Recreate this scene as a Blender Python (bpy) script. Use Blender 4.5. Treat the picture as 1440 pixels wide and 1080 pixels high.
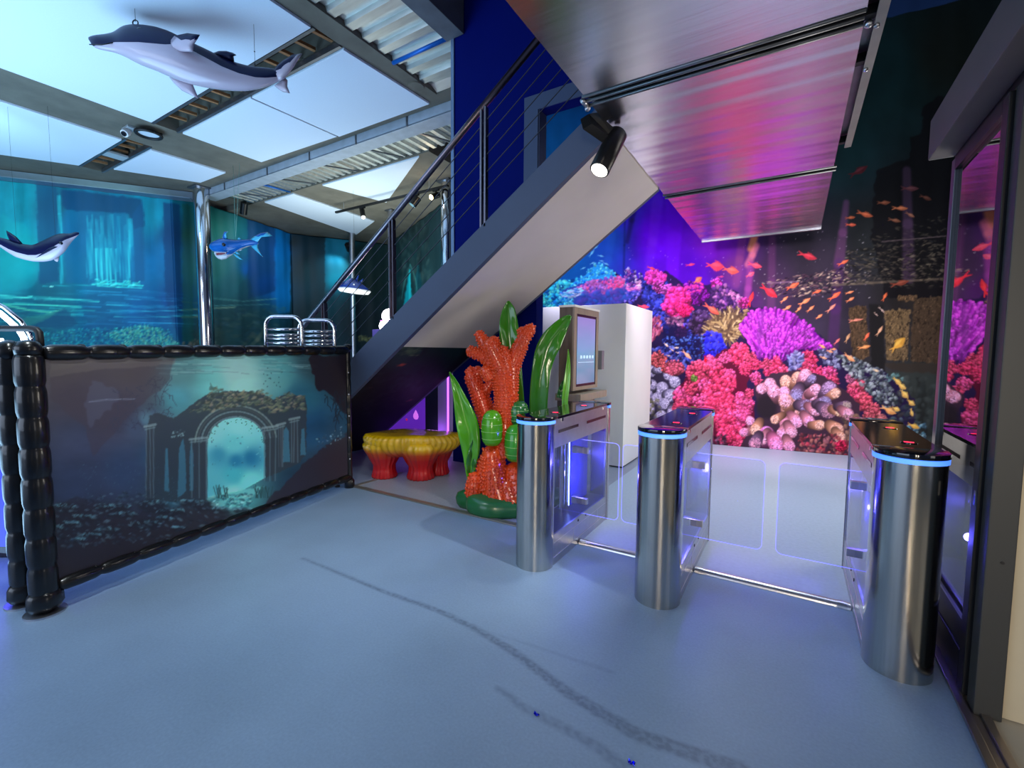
import bpy, bmesh, math, random
import numpy as np
from mathutils import Vector, Matrix
random.seed(7)
D=bpy.data; SC=bpy.context.scene; COL=SC.collection
for o in list(D.objects): D.objects.remove(o)
# ---------------------------------------------------------------- camera, world, big lights, exposure
F,PITCH,ROLL,H,TH=640.,.0696,.0078,1.396,.5534
cd=D.cameras.new('camera'); cam=D.objects.new('camera',cd); COL.objects.link(cam)
cd.sensor_width=36; cd.lens=F/1440*36; cd.clip_start=.05
cam.matrix_world=Matrix.Translation((0,0,H))@Matrix.Rotation(TH,4,'Z')@Matrix.Rotation(math.pi/2-PITCH,4,'X')@Matrix.Rotation(ROLL,4,'Z')
SC.camera=cam
W=D.worlds.new('world'); SC.world=W; W.use_nodes=True
W.node_tree.nodes['Background'].inputs[0].default_value=(.36,.48,.80,1); W.node_tree.nodes['Background'].inputs[1].default_value=.20
SC.view_settings.view_transform='Standard'; SC.view_settings.look='None'; SC.view_settings.exposure=0.0; SC.view_settings.gamma=1; SC.view_settings.use_curve_mapping=False
def aim(o,to): o.rotation_euler=(Vector(to)-o.location).to_track_quat('-Z','Y').to_euler()
def area(name,loc,to,sx,sy,col,pw,spread=3.14):
    l=D.lights.new(name,'AREA'); l.shape='RECTANGLE'; l.size=sx; l.size_y=sy; l.color=col; l.energy=pw; l.spread=spread
    o=D.objects.new(name,l); COL.objects.link(o); o.location=loc; aim(o,to); return o
def spot(name,loc,to,deg,col,pw,blend=.6,rad=.04):
    l=D.lights.new(name,'SPOT'); l.spot_size=math.radians(deg); l.spot_blend=blend; l.color=col; l.energy=pw; l.shadow_soft_size=rad
    o=D.objects.new(name,l); COL.objects.link(o); o.location=loc; aim(o,to); return o
def point(name,loc,col,pw,rad=.03):
    l=D.lights.new(name,'POINT'); l.color=col; l.energy=pw; l.shadow_soft_size=rad
    o=D.objects.new(name,l); COL.objects.link(o); o.location=loc; return o
# unseen fill added behind the camera, then the entrance windows
area('front_fill_light',(-6.5,-7.6,2.6),(-7,5,3.2),9.5,4.4,(.62,.76,1.),430)
for x in (1.05,1.62): area('entrance_window_light',(x,-2.6,1.5),(-.8,3.2,1.2),.10,2.3,(1,.86,.66),10,1.2)
# lit lobby beyond the open door on the right, and an unseen fill added beyond the leaf
area('lobby_light',(3.4,.7,1.5),(-2.3,3.6,1.9),1.2,1.9,(1,.95,.90),14)
area('side_fill_light',(2.1,5.3,1.35),(-2.6,4.3,1.5),1.3,1.7,(1,.93,.82),66)
# unseen areas added below the hall ceiling, standing in for bounced light
area('hall_ceiling_fill',(-8.5,-.1,.3),(-8.3,.5,5.2),7.6,5.8,(.40,.70,1.),720,2.9)
area('hall_back_fill',(-9.2,7.6,2.4),(-9.2,7.8,5.2),3.,2.4,(.88,.98,.92),95,2.6)
# wall washers on the reef mural
spot('reef_fill_top',(1.1,5.2,3.1),(1.35,7.8,4.3),105,(.8,1.,.95),70,.9,.06)  # unseen lamp added to lift the dark upper mural
spot('reef_washer_high',(-2.9,5.0,3.0),(-3.5,7.2,3.7),80,(.7,.9,1.),90,.9,.06)
for nm,x,c,pw in (('reef_washer_left',-2.6,(.72,.70,1.),160),('reef_washer_middle',-1.2,(1.,.84,.98),260),('reef_washer_right',.3,(1.,.92,.92),240)):
    spot(nm,(x,4.9,2.75),(x+.25,7.6,1.25),96,c,pw,.9,.08)
spot('reef_base_purple',(-.2,6.5,2.8),(-.1,7.25,0),62,(.42,.16,1.),60,.9,.05)
area('lane_fill',(-.45,5.0,2.84),(-.45,5.0,0),1.0,2.6,(.80,.95,1.),34,2.0)  # unseen area added under the soffit to brighten the lane floor
# cyan and blue washers on the hall murals
spot('hall_washer_cyan',(-10.2,1.2,4.9),(-15.2,2.3,2.5),120,(.5,1.,.80),340,.8,.12)
spot('hall_washer_blue',(-11.2,7.3,4.8),(-13.9,7.6,3.2),105,(.75,.9,1.),330,.9,.1)
spot('hall_washer_stairs',(-9.5,7.2,3.6),(-10.3,10.6,2.8),95,(.7,.95,1.),190,.9,.1)
# lamp that throws the turnstile shadow, then unseen fills added for floor and banner
spot('floor_lamp_right',(.42,2.15,2.85),(-2.3,2.62,0),46,(.95,.97,1.),170,.8,.03)
spot('floor_fill_front',(-3.0,.6,3.6),(-2.75,1.35,0),82,(.86,.97,1.),215,.95,.15)
spot('banner_fill',(-1.3,.5,3.2),(-3.5,1.95,.75),62,(.93,.98,1.),120,.9,.08)
# ---------------------------------------------------------------- pixel of the photograph -> point in the room
c_,s_=math.cos(PITCH),math.sin(PITCH); cr,sr=math.cos(ROLL),math.sin(ROLL); ct,st=math.cos(TH),math.sin(TH)
def ray(px,py):
    a=px-720;b=py-540; X=a*cr+b*sr; Y=-a*sr+b*cr; u=-Y/F; x=X/F
    y=c_+u*s_; z=-s_+u*c_
    return np.array([x*ct-y*st,x*st+y*ct,z])
O=np.array([0,0,H])
def onz(px,py,z=0): r=ray(px,py); return O+r*((z-H)/r[2])
def ony(px,py,y): r=ray(px,py); return O+r*(y/r[1])
def onx(px,py,x): r=ray(px,py); return O+r*(x/r[0])
FW=np.array([-st,ct,0]); RT=np.array([ct,st,0]); UP=np.array([0,0,1.])
def dep(px,py,d): r=ray(px,py); return O+r*(d/np.dot(r,FW))
def prj(V):
    V=np.asarray(V,float); x=V[:,0]*ct+V[:,1]*st; y=-V[:,0]*st+V[:,1]*ct; z=V[:,2]-H
    d=np.maximum(y*c_-z*s_,.05); u=y*s_+z*c_; a=F*x/d; b=-F*u/d
    return 720+a*cr-b*sr,540+a*sr+b*cr
def lin(c): return tuple(((v/255)/12.92 if v/255<=.04045 else ((v/255+.055)/1.055)**2.4) for v in c)
# ---------------------------------------------------------------- materials
MAT={}
def mat(name,col=(200,200,200),rough=.5,metal=0.,emit=None,es=0.,noise=0.,nscale=8.,bump=0.,bscale=60.,trans=0.,ior=1.45,coat=0.,alpha=1.,stretch=None,spec=.5,sss=0):
    if name in MAT: return MAT[name]
    m=D.materials.new(name); m.use_nodes=True; MAT[name]=m
    N=m.node_tree.nodes; L=m.node_tree.links; b=N['Principled BSDF']
    C=lin(col)+(1,)
    b.inputs['Base Color'].default_value=C; b.inputs['Roughness'].default_value=rough; b.inputs['Metallic'].default_value=metal
    b.inputs['Transmission Weight'].default_value=trans; b.inputs['IOR'].default_value=ior; b.inputs['Coat Weight'].default_value=coat; b.inputs['Coat Roughness'].default_value=.06; b.inputs['Alpha'].default_value=alpha
    b.inputs['Specular IOR Level'].default_value=spec
    if emit: b.inputs['Emission Color'].default_value=lin(emit)+(1,); b.inputs['Emission Strength'].default_value=es
    if noise or bump:
        tc=N.new('ShaderNodeTexCoord'); vec=tc.outputs['Object']
        if stretch:
            mp=N.new('ShaderNodeMapping'); mp.inputs['Scale'].default_value=stretch; L.new(vec,mp.inputs['Vector']); vec=mp.outputs['Vector']
        if noise:
            t=N.new('ShaderNodeTexNoise'); t.inputs['Scale'].default_value=nscale; t.inputs['Detail'].default_value=5; L.new(vec,t.inputs['Vector'])
            r=N.new('ShaderNodeMapRange'); r.inputs['From Min'].default_value=.3; r.inputs['From Max'].default_value=.7; r.inputs['To Min'].default_value=1-noise; r.inputs['To Max'].default_value=1+noise; L.new(t.outputs['Fac'],r.inputs['Value'])
            x=N.new('ShaderNodeVectorMath'); x.operation='SCALE'; x.inputs[0].default_value=C[:3]; L.new(r.outputs['Result'],x.inputs['Scale']); L.new(x.outputs['Vector'],b.inputs['Base Color'])
        if bump:
            t=N.new('ShaderNodeTexNoise'); t.inputs['Scale'].default_value=bscale; t.inputs['Detail'].default_value=4; L.new(vec,t.inputs['Vector'])
            u=N.new('ShaderNodeBump'); u.inputs['Strength'].default_value=bump; u.inputs['Distance'].default_value=.02; L.new(t.outputs['Fac'],u.inputs['Height']); L.new(u.outputs['Normal'],b.inputs['Normal'])
    return m
def mat_print(name,rough=.55,spec=.3,gain=1.):
    m=D.materials.new(name); m.use_nodes=True; N=m.node_tree.nodes; L=m.node_tree.links; b=N['Principled BSDF']
    a=N.new('ShaderNodeVertexColor'); a.layer_name='print'
    g=N.new('ShaderNodeVectorMath'); g.operation='SCALE'; g.inputs['Scale'].default_value=gain
    L.new(a.outputs['Color'],g.inputs[0]); L.new(g.outputs['Vector'],b.inputs['Base Color'])
    b.inputs['Roughness'].default_value=rough; b.inputs['Specular IOR Level'].default_value=spec
    return m
STEEL=mat('brushed_steel',(192,189,182),.15,1.,noise=.06,nscale=3,bump=.02,bscale=40,stretch=(30,30,.6))
STEELF=mat('satin_steel',(190,190,196),.32,1.,noise=.05,nscale=20)
CHROME=mat('chrome',(215,216,220),.09,1.)
DARKSTEEL=mat('grey_steel',(120,124,130),.38,.85,noise=.1,nscale=12)
GALV=mat('galvanised_sheet',(205,210,206),.42,.9,noise=.14,nscale=2.2,bump=.06,bscale=2.5,stretch=(1,6,1))
BLACKGLOSS=mat('black_gloss',(10,11,22),.07,0.,coat=.5)
SMOKED=mat('dark_mirror_lid',(96,96,104),.10,1.)
BLACKVINYL=mat('black_vinyl',(15,15,17),.28,0.,noise=.2,nscale=20,bump=.08,bscale=25,coat=.3)
BLACK=mat('matt_black',(16,16,18),.5)
LED=mat('blue_led',(120,180,255),.4,emit=(58,118,255),es=1.3)
LEDW=mat('white_blue_led',(200,220,255),.4,emit=(130,160,255),es=14.)
RED=mat('red_sensor',(255,40,60),.3,emit=(255,30,70),es=3.)
def glass_mat(name,col,rough=.0,ior=1.45,tint=.94):
    m=D.materials.new(name); m.use_nodes=True; N=m.node_tree.nodes; L=m.node_tree.links; N.remove(N['Principled BSDF'])
    t=N.new('ShaderNodeBsdfTransparent'); t.inputs[0].default_value=lin(col)+(1,)
    g=N.new('ShaderNodeBsdfGlossy'); g.inputs['Roughness'].default_value=rough; g.inputs[0].default_value=(1,1,1,1)
    f0=N.new('ShaderNodeFresnel'); f0.inputs[0].default_value=ior; ge=N.new('ShaderNodeNewGeometry'); iv=N.new('ShaderNodeMath'); iv.operation='SUBTRACT'; iv.inputs[0].default_value=1; L.new(ge.outputs['Backfacing'],iv.inputs[1]); f=N.new('ShaderNodeMath'); f.operation='MULTIPLY'; L.new(f0.outputs[0],f.inputs[0]); L.new(iv.outputs[0],f.inputs[1])
    x=N.new('ShaderNodeMixShader'); L.new(f.outputs[0],x.inputs[0]); L.new(t.outputs[0],x.inputs[1]); L.new(g.outputs[0],x.inputs[2]); L.new(x.outputs[0],N['Material Output'].inputs[0]); MAT[name]=m
    return m
GLASS=glass_mat('clear_acrylic',(246,248,255)); GLASSB=glass_mat('tinted_side_glass',(226,226,244)); GLASSD=glass_mat('door_glass',(150,152,160),0.,1.75)
EDGE=mat('edge_lit_acrylic',(150,150,240),.3,emit=(120,125,255),es=1.5)  # lamp light carried to the gate edges, put in as emission
CONC=mat('concrete',(104,100,90),.8,noise=.16,nscale=3,bump=.1,bscale=30)
WHITEPANEL=mat('white_acoustic_panel',(214,226,240),.85,noise=.02,nscale=60)
RAWWOOD=mat('raw_wood',(150,104,66),.7,noise=.2,nscale=14); DARKVOID=mat('dark_recess',(40,26,16),.9)
WALLDARK=mat('dark_wall',(46,52,62),.8); BLUEWALL=mat('royal_blue_wall',(0,14,94),.75,noise=.04,nscale=3,spec=.08)
STAIRSIDE=mat('slate_paint',(66,78,104),.55,noise=.04,nscale=4); SOFFITW=mat('soffit_paint',(204,196,190),.6,noise=.04,nscale=2.5)
GREYFRAME=mat('grey_frame_paint',(64,76,104),.6)
# ---------------------------------------------------------------- mesh builders
def origin(o):
    v=Vector((0,0,0))
    while o is not None: v+=o.location; o=o.parent
    return v
class MB:
    def __init__(s): s.v=[]; s.f=[]; s.m=[]
    def add(s,v,f,mi=0):
        n=len(s.v); s.v+= [tuple(map(float,p)) for p in v]; s.f+=[tuple(i+n for i in q) for q in f]; s.m+=[mi]*len(f); return s
    def box(s,lo,hi,mi=0,M=None):
        x0,y0,z0=lo;x1,y1,z1=hi
        v=[(x0,y0,z0),(x1,y0,z0),(x1,y1,z0),(x0,y1,z0),(x0,y0,z1),(x1,y0,z1),(x1,y1,z1),(x0,y1,z1)]
        if M is not None: v=[tuple(M@Vector(p)) for p in v]
        return s.add(v,[(3,2,1,0),(4,5,6,7),(0,1,5,4),(1,2,6,5),(2,3,7,6),(3,0,4,7)],mi)
    def beam(s,a,b,w,h,up=(0,0,1),mi=0):       # bar of section w x h from a to b
        a,b=Vector(a),Vector(b); d=(b-a).normalized(); u=Vector(up); x=d.cross(u).normalized(); u=x.cross(d)
        v=[p+x*i*w/2+u*j*h/2 for p in (a,b) for i,j in ((-1,-1),(1,-1),(1,1),(-1,1))]
        return s.add(v,[(0,1,2,3),(7,6,5,4),(0,4,5,1),(1,5,6,2),(2,6,7,3),(3,7,4,0)],mi)
    def tube(s,pts,r,n=12,mi=0,cap=True,flat=1.):
        P=[Vector(p) for p in pts]; R=r if hasattr(r,'__len__') else [r]*len(P)
        t0=(P[1]-P[0]).normalized(); u=t0.orthogonal().normalized(); rings=[]
        for i,p in enumerate(P):
            t=(P[min(i+1,len(P)-1)]-P[max(i-1,0)])
            t=t.normalized() if t.length>1e-9 else t0
            u=(u-t*u.dot(t)); u=u.normalized() if u.length>1e-6 else t.orthogonal().normalized(); w=t.cross(u)
            rings.append([p+(u*math.cos(k*2*math.pi/n)+w*math.sin(k*2*math.pi/n)*flat)*R[i] for k in range(n)])
        v=[q for g in rings for q in g]; f=[]
        for i in range(len(P)-1):
            for k in range(n): f.append((i*n+k,i*n+(k+1)%n,(i+1)*n+(k+1)%n,(i+1)*n+k))
        if cap: f.append(tuple(range(n-1,-1,-1))); f.append(tuple((len(P)-1)*n+k for k in range(n)))
        return s.add(v,f,mi)
    def lathe(s,prof,c=(0,0,0),n=28,mi=0,sx=1.,sy=1.,mod=None):   # profile of (r,z)
        v=[];f=[]
        for r,z in prof:
            for k in range(n):
                a=2*math.pi*k/n; q=r*(mod(a,z) if mod else 1)
                v.append((c[0]+q*math.cos(a)*sx,c[1]+q*math.sin(a)*sy,c[2]+z))
        for i in range(len(prof)-1):
            for k in range(n): f.append((i*n+k,i*n+(k+1)%n,(i+1)*n+(k+1)%n,(i+1)*n+k))
        f.append(tuple(range(n-1,-1,-1))); f.append(tuple((len(prof)-1)*n+k for k in range(n)))
        return s.add(v,f,mi)
    def prism(s,poly,d,mi=0):                  # extrude polygon (3D points) by vector d
        n=len(poly); P=[Vector(p) for p in poly]; d=Vector(d); v=P+[p+d for p in P]
        f=[tuple(range(n-1,-1,-1)),tuple(range(n,2*n))]+[(i,(i+1)%n,n+(i+1)%n,n+i) for i in range(n)]
        return s.add(v,f,mi)
    def ball(s,c,r,n=6,mi=0,sc=(1,1,1)):
        v=[(c[0],c[1],c[2]-r*sc[2])];f=[]
        for i in range(1,n):
            a=math.pi*i/n
            for k in range(n*2):
                b=math.pi*k/n; v.append((c[0]+r*sc[0]*math.sin(a)*math.cos(b),c[1]+r*sc[1]*math.sin(a)*math.sin(b),c[2]-r*sc[2]*math.cos(a)))
        v.append((c[0],c[1],c[2]+r*sc[2])); m=n*2
        for k in range(m): f.append((0,1+(k+1)%m,1+k)); f.append((len(v)-1,len(v)-1-m+k,len(v)-1-m+(k+1)%m))
        for i in range(n-2):
            for k in range(m): f.append((1+i*m+k,1+i*m+(k+1)%m,1+(i+1)*m+(k+1)%m,1+(i+1)*m+k))
        return s.add(v,f,mi)
    def build(s,name,mats,parent=None,smooth=False,bevel=0.,sub=0,angle=None,loc=None):
        me=D.meshes.new(name); og=origin(parent) if parent else Vector((0,0,0)); base=Vector(loc) if loc is not None else (Vector((0,0,0)))
        me.from_pydata([Vector(p)-og-base for p in s.v],[],s.f); me.update()
        for m in (mats if isinstance(mats,(list,tuple)) else [mats]): me.materials.append(m)
        me.polygons.foreach_set('material_index',s.m)
        bm=bmesh.new(); bm.from_mesh(me); bmesh.ops.recalc_face_normals(bm,faces=bm.faces[:])
        if bevel: bmesh.ops.bevel(bm,geom=[e for e in bm.edges if len(e.link_faces)==2 and e.calc_face_angle(0)>.6],offset=bevel,segments=2,profile=.6,affect='EDGES',clamp_overlap=True)
        if sub:
            bmesh.ops.subdivide_edges(bm,edges=bm.edges[:],cuts=1,use_grid_fill=True,smooth=1.)
        bm.to_mesh(me); bm.free()
        if smooth:
            me.polygons.foreach_set('use_smooth',[True]*len(me.polygons))
            if angle: me.set_sharp_from_angle(angle=angle)
        o=D.objects.new(name,me); COL.objects.link(o); o.location=base
        if parent: o.parent=parent
        return o
def tag(o,label,cat,group=None,kind=None):
    o['label']=label; o['category']=cat
    if group: o['group']=group
    if kind: o['kind']=kind
    return o
def thing(name,loc,label,cat,group=None,rz=0):
    o=D.objects.new(name,None); COL.objects.link(o); o.location=loc; o.rotation_euler=(0,0,rz); o.empty_display_size=.1
    return tag(o,label,cat,group)
def struct(o): o['kind']='structure'; return o
def copy_tree(r,loc):
    c=r.copy(); COL.objects.link(c); c.location=loc
    def rec(a,b):
        for ch in list(a.children):
            d=ch.copy(); COL.objects.link(d); d.parent=b; rec(ch,d)
    rec(r,c); return c
# ---------------------------------------------------------------- printed artwork (painted as colour per vertex of the fabric)
class Art:
    def __init__(s, x0, y0, x1, y1, base=(20,20,25), k=1.5, seed=1):
        s.x0,s.y0,s.k=x0,y0,k
        s.w=int((x1-x0)*k); s.h=int((y1-y0)*k)
        s.a=np.ones((s.h,s.w,3))*np.array(base,float)
        s.r=np.random.RandomState(seed)
        yy,xx=np.mgrid[0:s.h,0:s.w]
        s.X=xx/k+x0; s.Y=yy/k+y0
    def noise(s, sc, octv=3, sx=1., sy=1.):
        out=np.zeros((s.h,s.w)); amp=1.; tot=0
        for o in range(octv):
            c=sc/2**o
            gx=s.X/(c*sx); gy=s.Y/(c*sy)
            gx=gx-gx.min(); gy=gy-gy.min()
            G=s.r.rand(int(gy.max())+3,int(gx.max())+3)
            ix=gx.astype(int); iy=gy.astype(int); fx=gx-ix; fy=gy-iy
            fx=fx*fx*(3-2*fx); fy=fy*fy*(3-2*fy)
            v=(G[iy,ix]*(1-fx)+G[iy,ix+1]*fx)*(1-fy)+(G[iy+1,ix]*(1-fx)+G[iy+1,ix+1]*fx)*fy
            out+=amp*v; tot+=amp; amp*=.55
        return out/tot
    def mix(s, m, col):
        m=m[...,None]; s.a[:]=s.a*(1-m)+np.array(col,float)*m
    def grad(s, pts):                      # smooth blend of colour anchors (x,y,radius,colour)
        W=np.zeros((s.h,s.w)); C=np.zeros((s.h,s.w,3))
        for x,y,rad,c in pts:
            w=1/(((s.X-x)**2+(s.Y-y)**2)/rad**2+.02)**1.6
            W+=w; C+=w[...,None]*np.array(c,float)
        s.a[:]=C/W[...,None]
    def win(s, x, y, R):
        i0=max(0,int((x-R-s.x0)*s.k)); i1=min(s.w,int((x+R-s.x0)*s.k)+2)
        j0=max(0,int((y-R-s.y0)*s.k)); j1=min(s.h,int((y+R-s.y0)*s.k)+2)
        if i0>=i1 or j0>=j1: return None
        return slice(j0,j1),slice(i0,i1)
    def blob(s, x, y, rx, ry, col, al=1., ang=0., soft=.35, shade=0.):
        R=max(rx,ry)*(1+soft)+1; w=s.win(x,y,R)
        if w is None: return
        dx=s.X[w]-x; dy=s.Y[w]-y
        c_,s_=math.cos(ang),math.sin(ang)
        u=(dx*c_+dy*s_)/rx; v=(-dx*s_+dy*c_)/ry
        d=np.sqrt(u*u+v*v)
        m=np.clip((1+soft*.5-d)/max(soft,.02),0,1)*al
        C=np.array(col,float)
        if shade:
            sh=1+shade*np.clip((-dx*.5-dy)/max(rx,ry),-1,1)-shade*.35*np.clip(d,0,1)
            C=C*sh[...,None]
        s.a[w]=s.a[w]*(1-m[...,None])+np.clip(C,0,255)*m[...,None]
    def line(s, pts, wd, col, al=1., soft=.5, w2=None):
        for k in range(len(pts)-1):
            (ax,ay),(bx,by)=pts[k],pts[k+1]
            L=math.hypot(bx-ax,by-ay)
            R=L/2+wd+2; w=s.win((ax+bx)/2,(ay+by)/2,R)
            if w is None: continue
            dx=s.X[w]-ax; dy=s.Y[w]-ay
            t=np.clip((dx*(bx-ax)+dy*(by-ay))/max(L*L,1e-6),0,1)
            d=np.hypot(dx-t*(bx-ax),dy-t*(by-ay))
            wl=wd if w2 is None else wd+(w2-wd)*(k+t)/(len(pts)-1)
            m=(np.clip((wl-d)/max(soft,.05)+.5,0,1)*al)[...,None]
            s.a[w]=s.a[w]*(1-m)+np.array(col,float)*m
    def inside(s, P, X, Y):
        P=np.array(P,float); n=len(P); c=np.zeros(X.shape,bool); j=n-1
        for i in range(n):
            xi,yi=P[i];xj,yj=P[j]
            if yi!=yj:
                c^=((yi>Y)!=(yj>Y))&(X<(xj-xi)*(Y-yi)/(yj-yi)+xi)
            j=i
        return c
    def poly(s, P, col, al=1., jag=0., jsc=6., feather=0):
        X,Y=s.X,s.Y
        if jag:
            n1=s.noise(jsc,2); n2=s.noise(jsc,2)
            X=X+(n1-.5)*2*jag; Y=Y+(n2-.5)*2*jag
        m=s.inside(P,X,Y).astype(float)*al
        for _ in range(feather):
            q=m.copy(); q[1:-1,1:-1]=(m[1:-1,1:-1]*2+m[:-2,1:-1]+m[2:,1:-1]+m[1:-1,:-2]+m[1:-1,2:])/6; m=q
        s.mix(m,col)
        return m
    def pts_in(s, P, n):
        P=np.array(P,float); lo=P.min(0);hi=P.max(0)
        q=lo+s.r.rand(n*6,2)*(hi-lo)
        return q[s.inside(P,q[:,0],q[:,1])][:n]
    def cluster(s, x, y, R, col, n=60, dark=.45, light=1.5, sz=.17, ry=None, under=True):   # cauliflower coral
        col=np.array(col,float); ry=ry or R
        if under: s.blob(x,y+R*.1,R*.92,ry*.92,col*.5,1,soft=.25)
        P=[]
        for k in range(n):
            a=s.r.rand()*6.283; q=math.sqrt(s.r.rand())
            P.append((x+math.cos(a)*q*R,y+math.sin(a)*q*ry,q))
        for k,(px,py,q) in enumerate(P):
            dep=k/n
            hv=-(px-x)/R*.25-(py-y)/ry*.5
            br=dark+(1.08-dark)*dep+.30*hv+s.r.randn()*.1
            r_=R*sz*(1.1-.3*q)*(.7+.6*s.r.rand())
            s.blob(px,py,r_,r_*(.8+.3*s.r.rand()),np.clip(col*br,0,255),.95,s.r.rand()*3,.3,.3)
            if s.r.rand()<.75:
                cc=np.clip(col*light*.8+np.array([80,85,95])*(.6+.6*hv),0,255)
                s.blob(px-r_*.25,py-r_*.4,r_*.42,r_*.34,cc,.55*max(0.25,br),0,.8)
            for _ in range(2):
                s.blob(px+s.r.randn()*r_*.6,py+s.r.randn()*r_*.6,.7+r_*.1,.6+r_*.1,np.clip(col*(light if s.r.rand()<.6 else .45),0,255),.6,0,.6)
    def bulb(s, x, y, r, ang, L, col, tip, dark=(50,35,55)):         # dotted finger coral
        dx,dy=math.cos(ang),math.sin(ang)
        for t in np.linspace(0,1,max(3,int(L/2))):
            s.blob(x-dx*L*(1-t),y-dy*L*(1-t),r*(.75+.25*t),r*(.75+.25*t),np.array(col)*(.45+.5*t),1,0,.2,.25)
        s.blob(x,y,r*.85,r*.8,np.array(col)*.6+np.array(tip)*.45,.9,ang,.5)
        s.blob(x+dx*r*.3-1,y+dy*r*.3-1.5,r*.5,r*.5,tip,.8,ang,.9)
        for _ in range(int(r*r*1.7)+10):
            a=s.r.rand()*6.283;q=math.sqrt(s.r.rand())*r*.95
            px,py=x+math.cos(a)*q,y+math.sin(a)*q
            if s.r.rand()<.5: s.blob(px,py,.62,.62,np.clip(np.array(tip)*1.2,0,255),.7,0,.5)
            else: s.blob(px+.3,py+.5,.66,.62,dark,.5*(.5+.5*(py>y)),0,.5)
    def fish(s, x, y, L, ang, col, al=1., fat=.3, tail=None):
        dx,dy=math.cos(ang),math.sin(ang); nx,ny=-dy,dx; c=np.array(col,float)
        for sg in (1,-1): s.line([(x-dx*L*.30,y-dy*L*.30),(x-dx*L*.55+nx*sg*L*.11,y-dy*L*.55+ny*sg*L*.11)],L*.05,tail or col,al,.7,L*.02)
        for u in np.linspace(-.36,.46,14):
            h=L*fat*.5*max(.05,1-abs((u-.10)/.42)**1.7)
            w=L*.05; bend=L*.05*math.cos(u*3)
            s.blob(x+dx*u*L+nx*bend*.3,y+dy*u*L+ny*bend*.3,w,h,c*(.92+.1*(u<.1)),al,ang,.35)
        s.blob(x+dx*L*.05-nx*L*fat*.12*(1 if nx*0+ny>0 else -1),y+dy*L*.05-ny*L*fat*.12*(1 if ny>0 else -1),L*.26,L*fat*.16,np.clip(c*1.15+25,0,255),al*.6,ang,.8)
        s.line([(x-dx*L*.05-nx*L*fat*.5*(1 if ny>0 else -1),y-dy*L*.05-ny*L*fat*.5*(1 if ny>0 else -1)),(x+dx*L*.15-nx*L*fat*.42*(1 if ny>0 else -1),y+dy*L*.15-ny*L*fat*.42*(1 if ny>0 else -1))],L*.03,c*.9,al*.8,.6)
    def speck(s, n, box, cols, r=(.5,1.), al=.7):
        for _ in range(n):
            x=box[0]+s.r.rand()*(box[2]-box[0]); y=box[1]+s.r.rand()*(box[3]-box[1])
            c=cols[s.r.randint(len(cols))]
            q=r[0]+s.r.rand()*(r[1]-r[0])
            s.blob(x,y,q*(1+s.r.rand()),q,c,al*(.4+.6*s.r.rand()),s.r.rand()*3,.6)
    def texture(s, P, cols, n, r=(1,2.5), al=.8, ang=None, elong=1.6):   # fill a polygon with dabs
        for x,y in s.pts_in(P,n):
            c=np.array(cols[s.r.randint(len(cols))],float)*(.8+.4*s.r.rand())
            q=r[0]+s.r.rand()*(r[1]-r[0])
            s.blob(x,y,q*elong,q,np.clip(c,0,255),al,s.r.rand()*3.14 if ang is None else ang+s.r.randn()*.35,.5,.25)
    def sample(s, px, py):
        fx=np.clip((px-s.x0)*s.k,0,s.w-1.001); fy=np.clip((py-s.y0)*s.k,0,s.h-1.001)
        ix=fx.astype(int);iy=fy.astype(int);u=(fx-ix)[:,None];v=(fy-iy)[:,None]
        ix1=np.minimum(ix+1,s.w-1);iy1=np.minimum(iy+1,s.h-1)
        A=s.a
        return (A[iy,ix]*(1-u)+A[iy,ix1]*u)*(1-v)+(A[iy1,ix]*(1-u)+A[iy1,ix1]*u)*v

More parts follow.
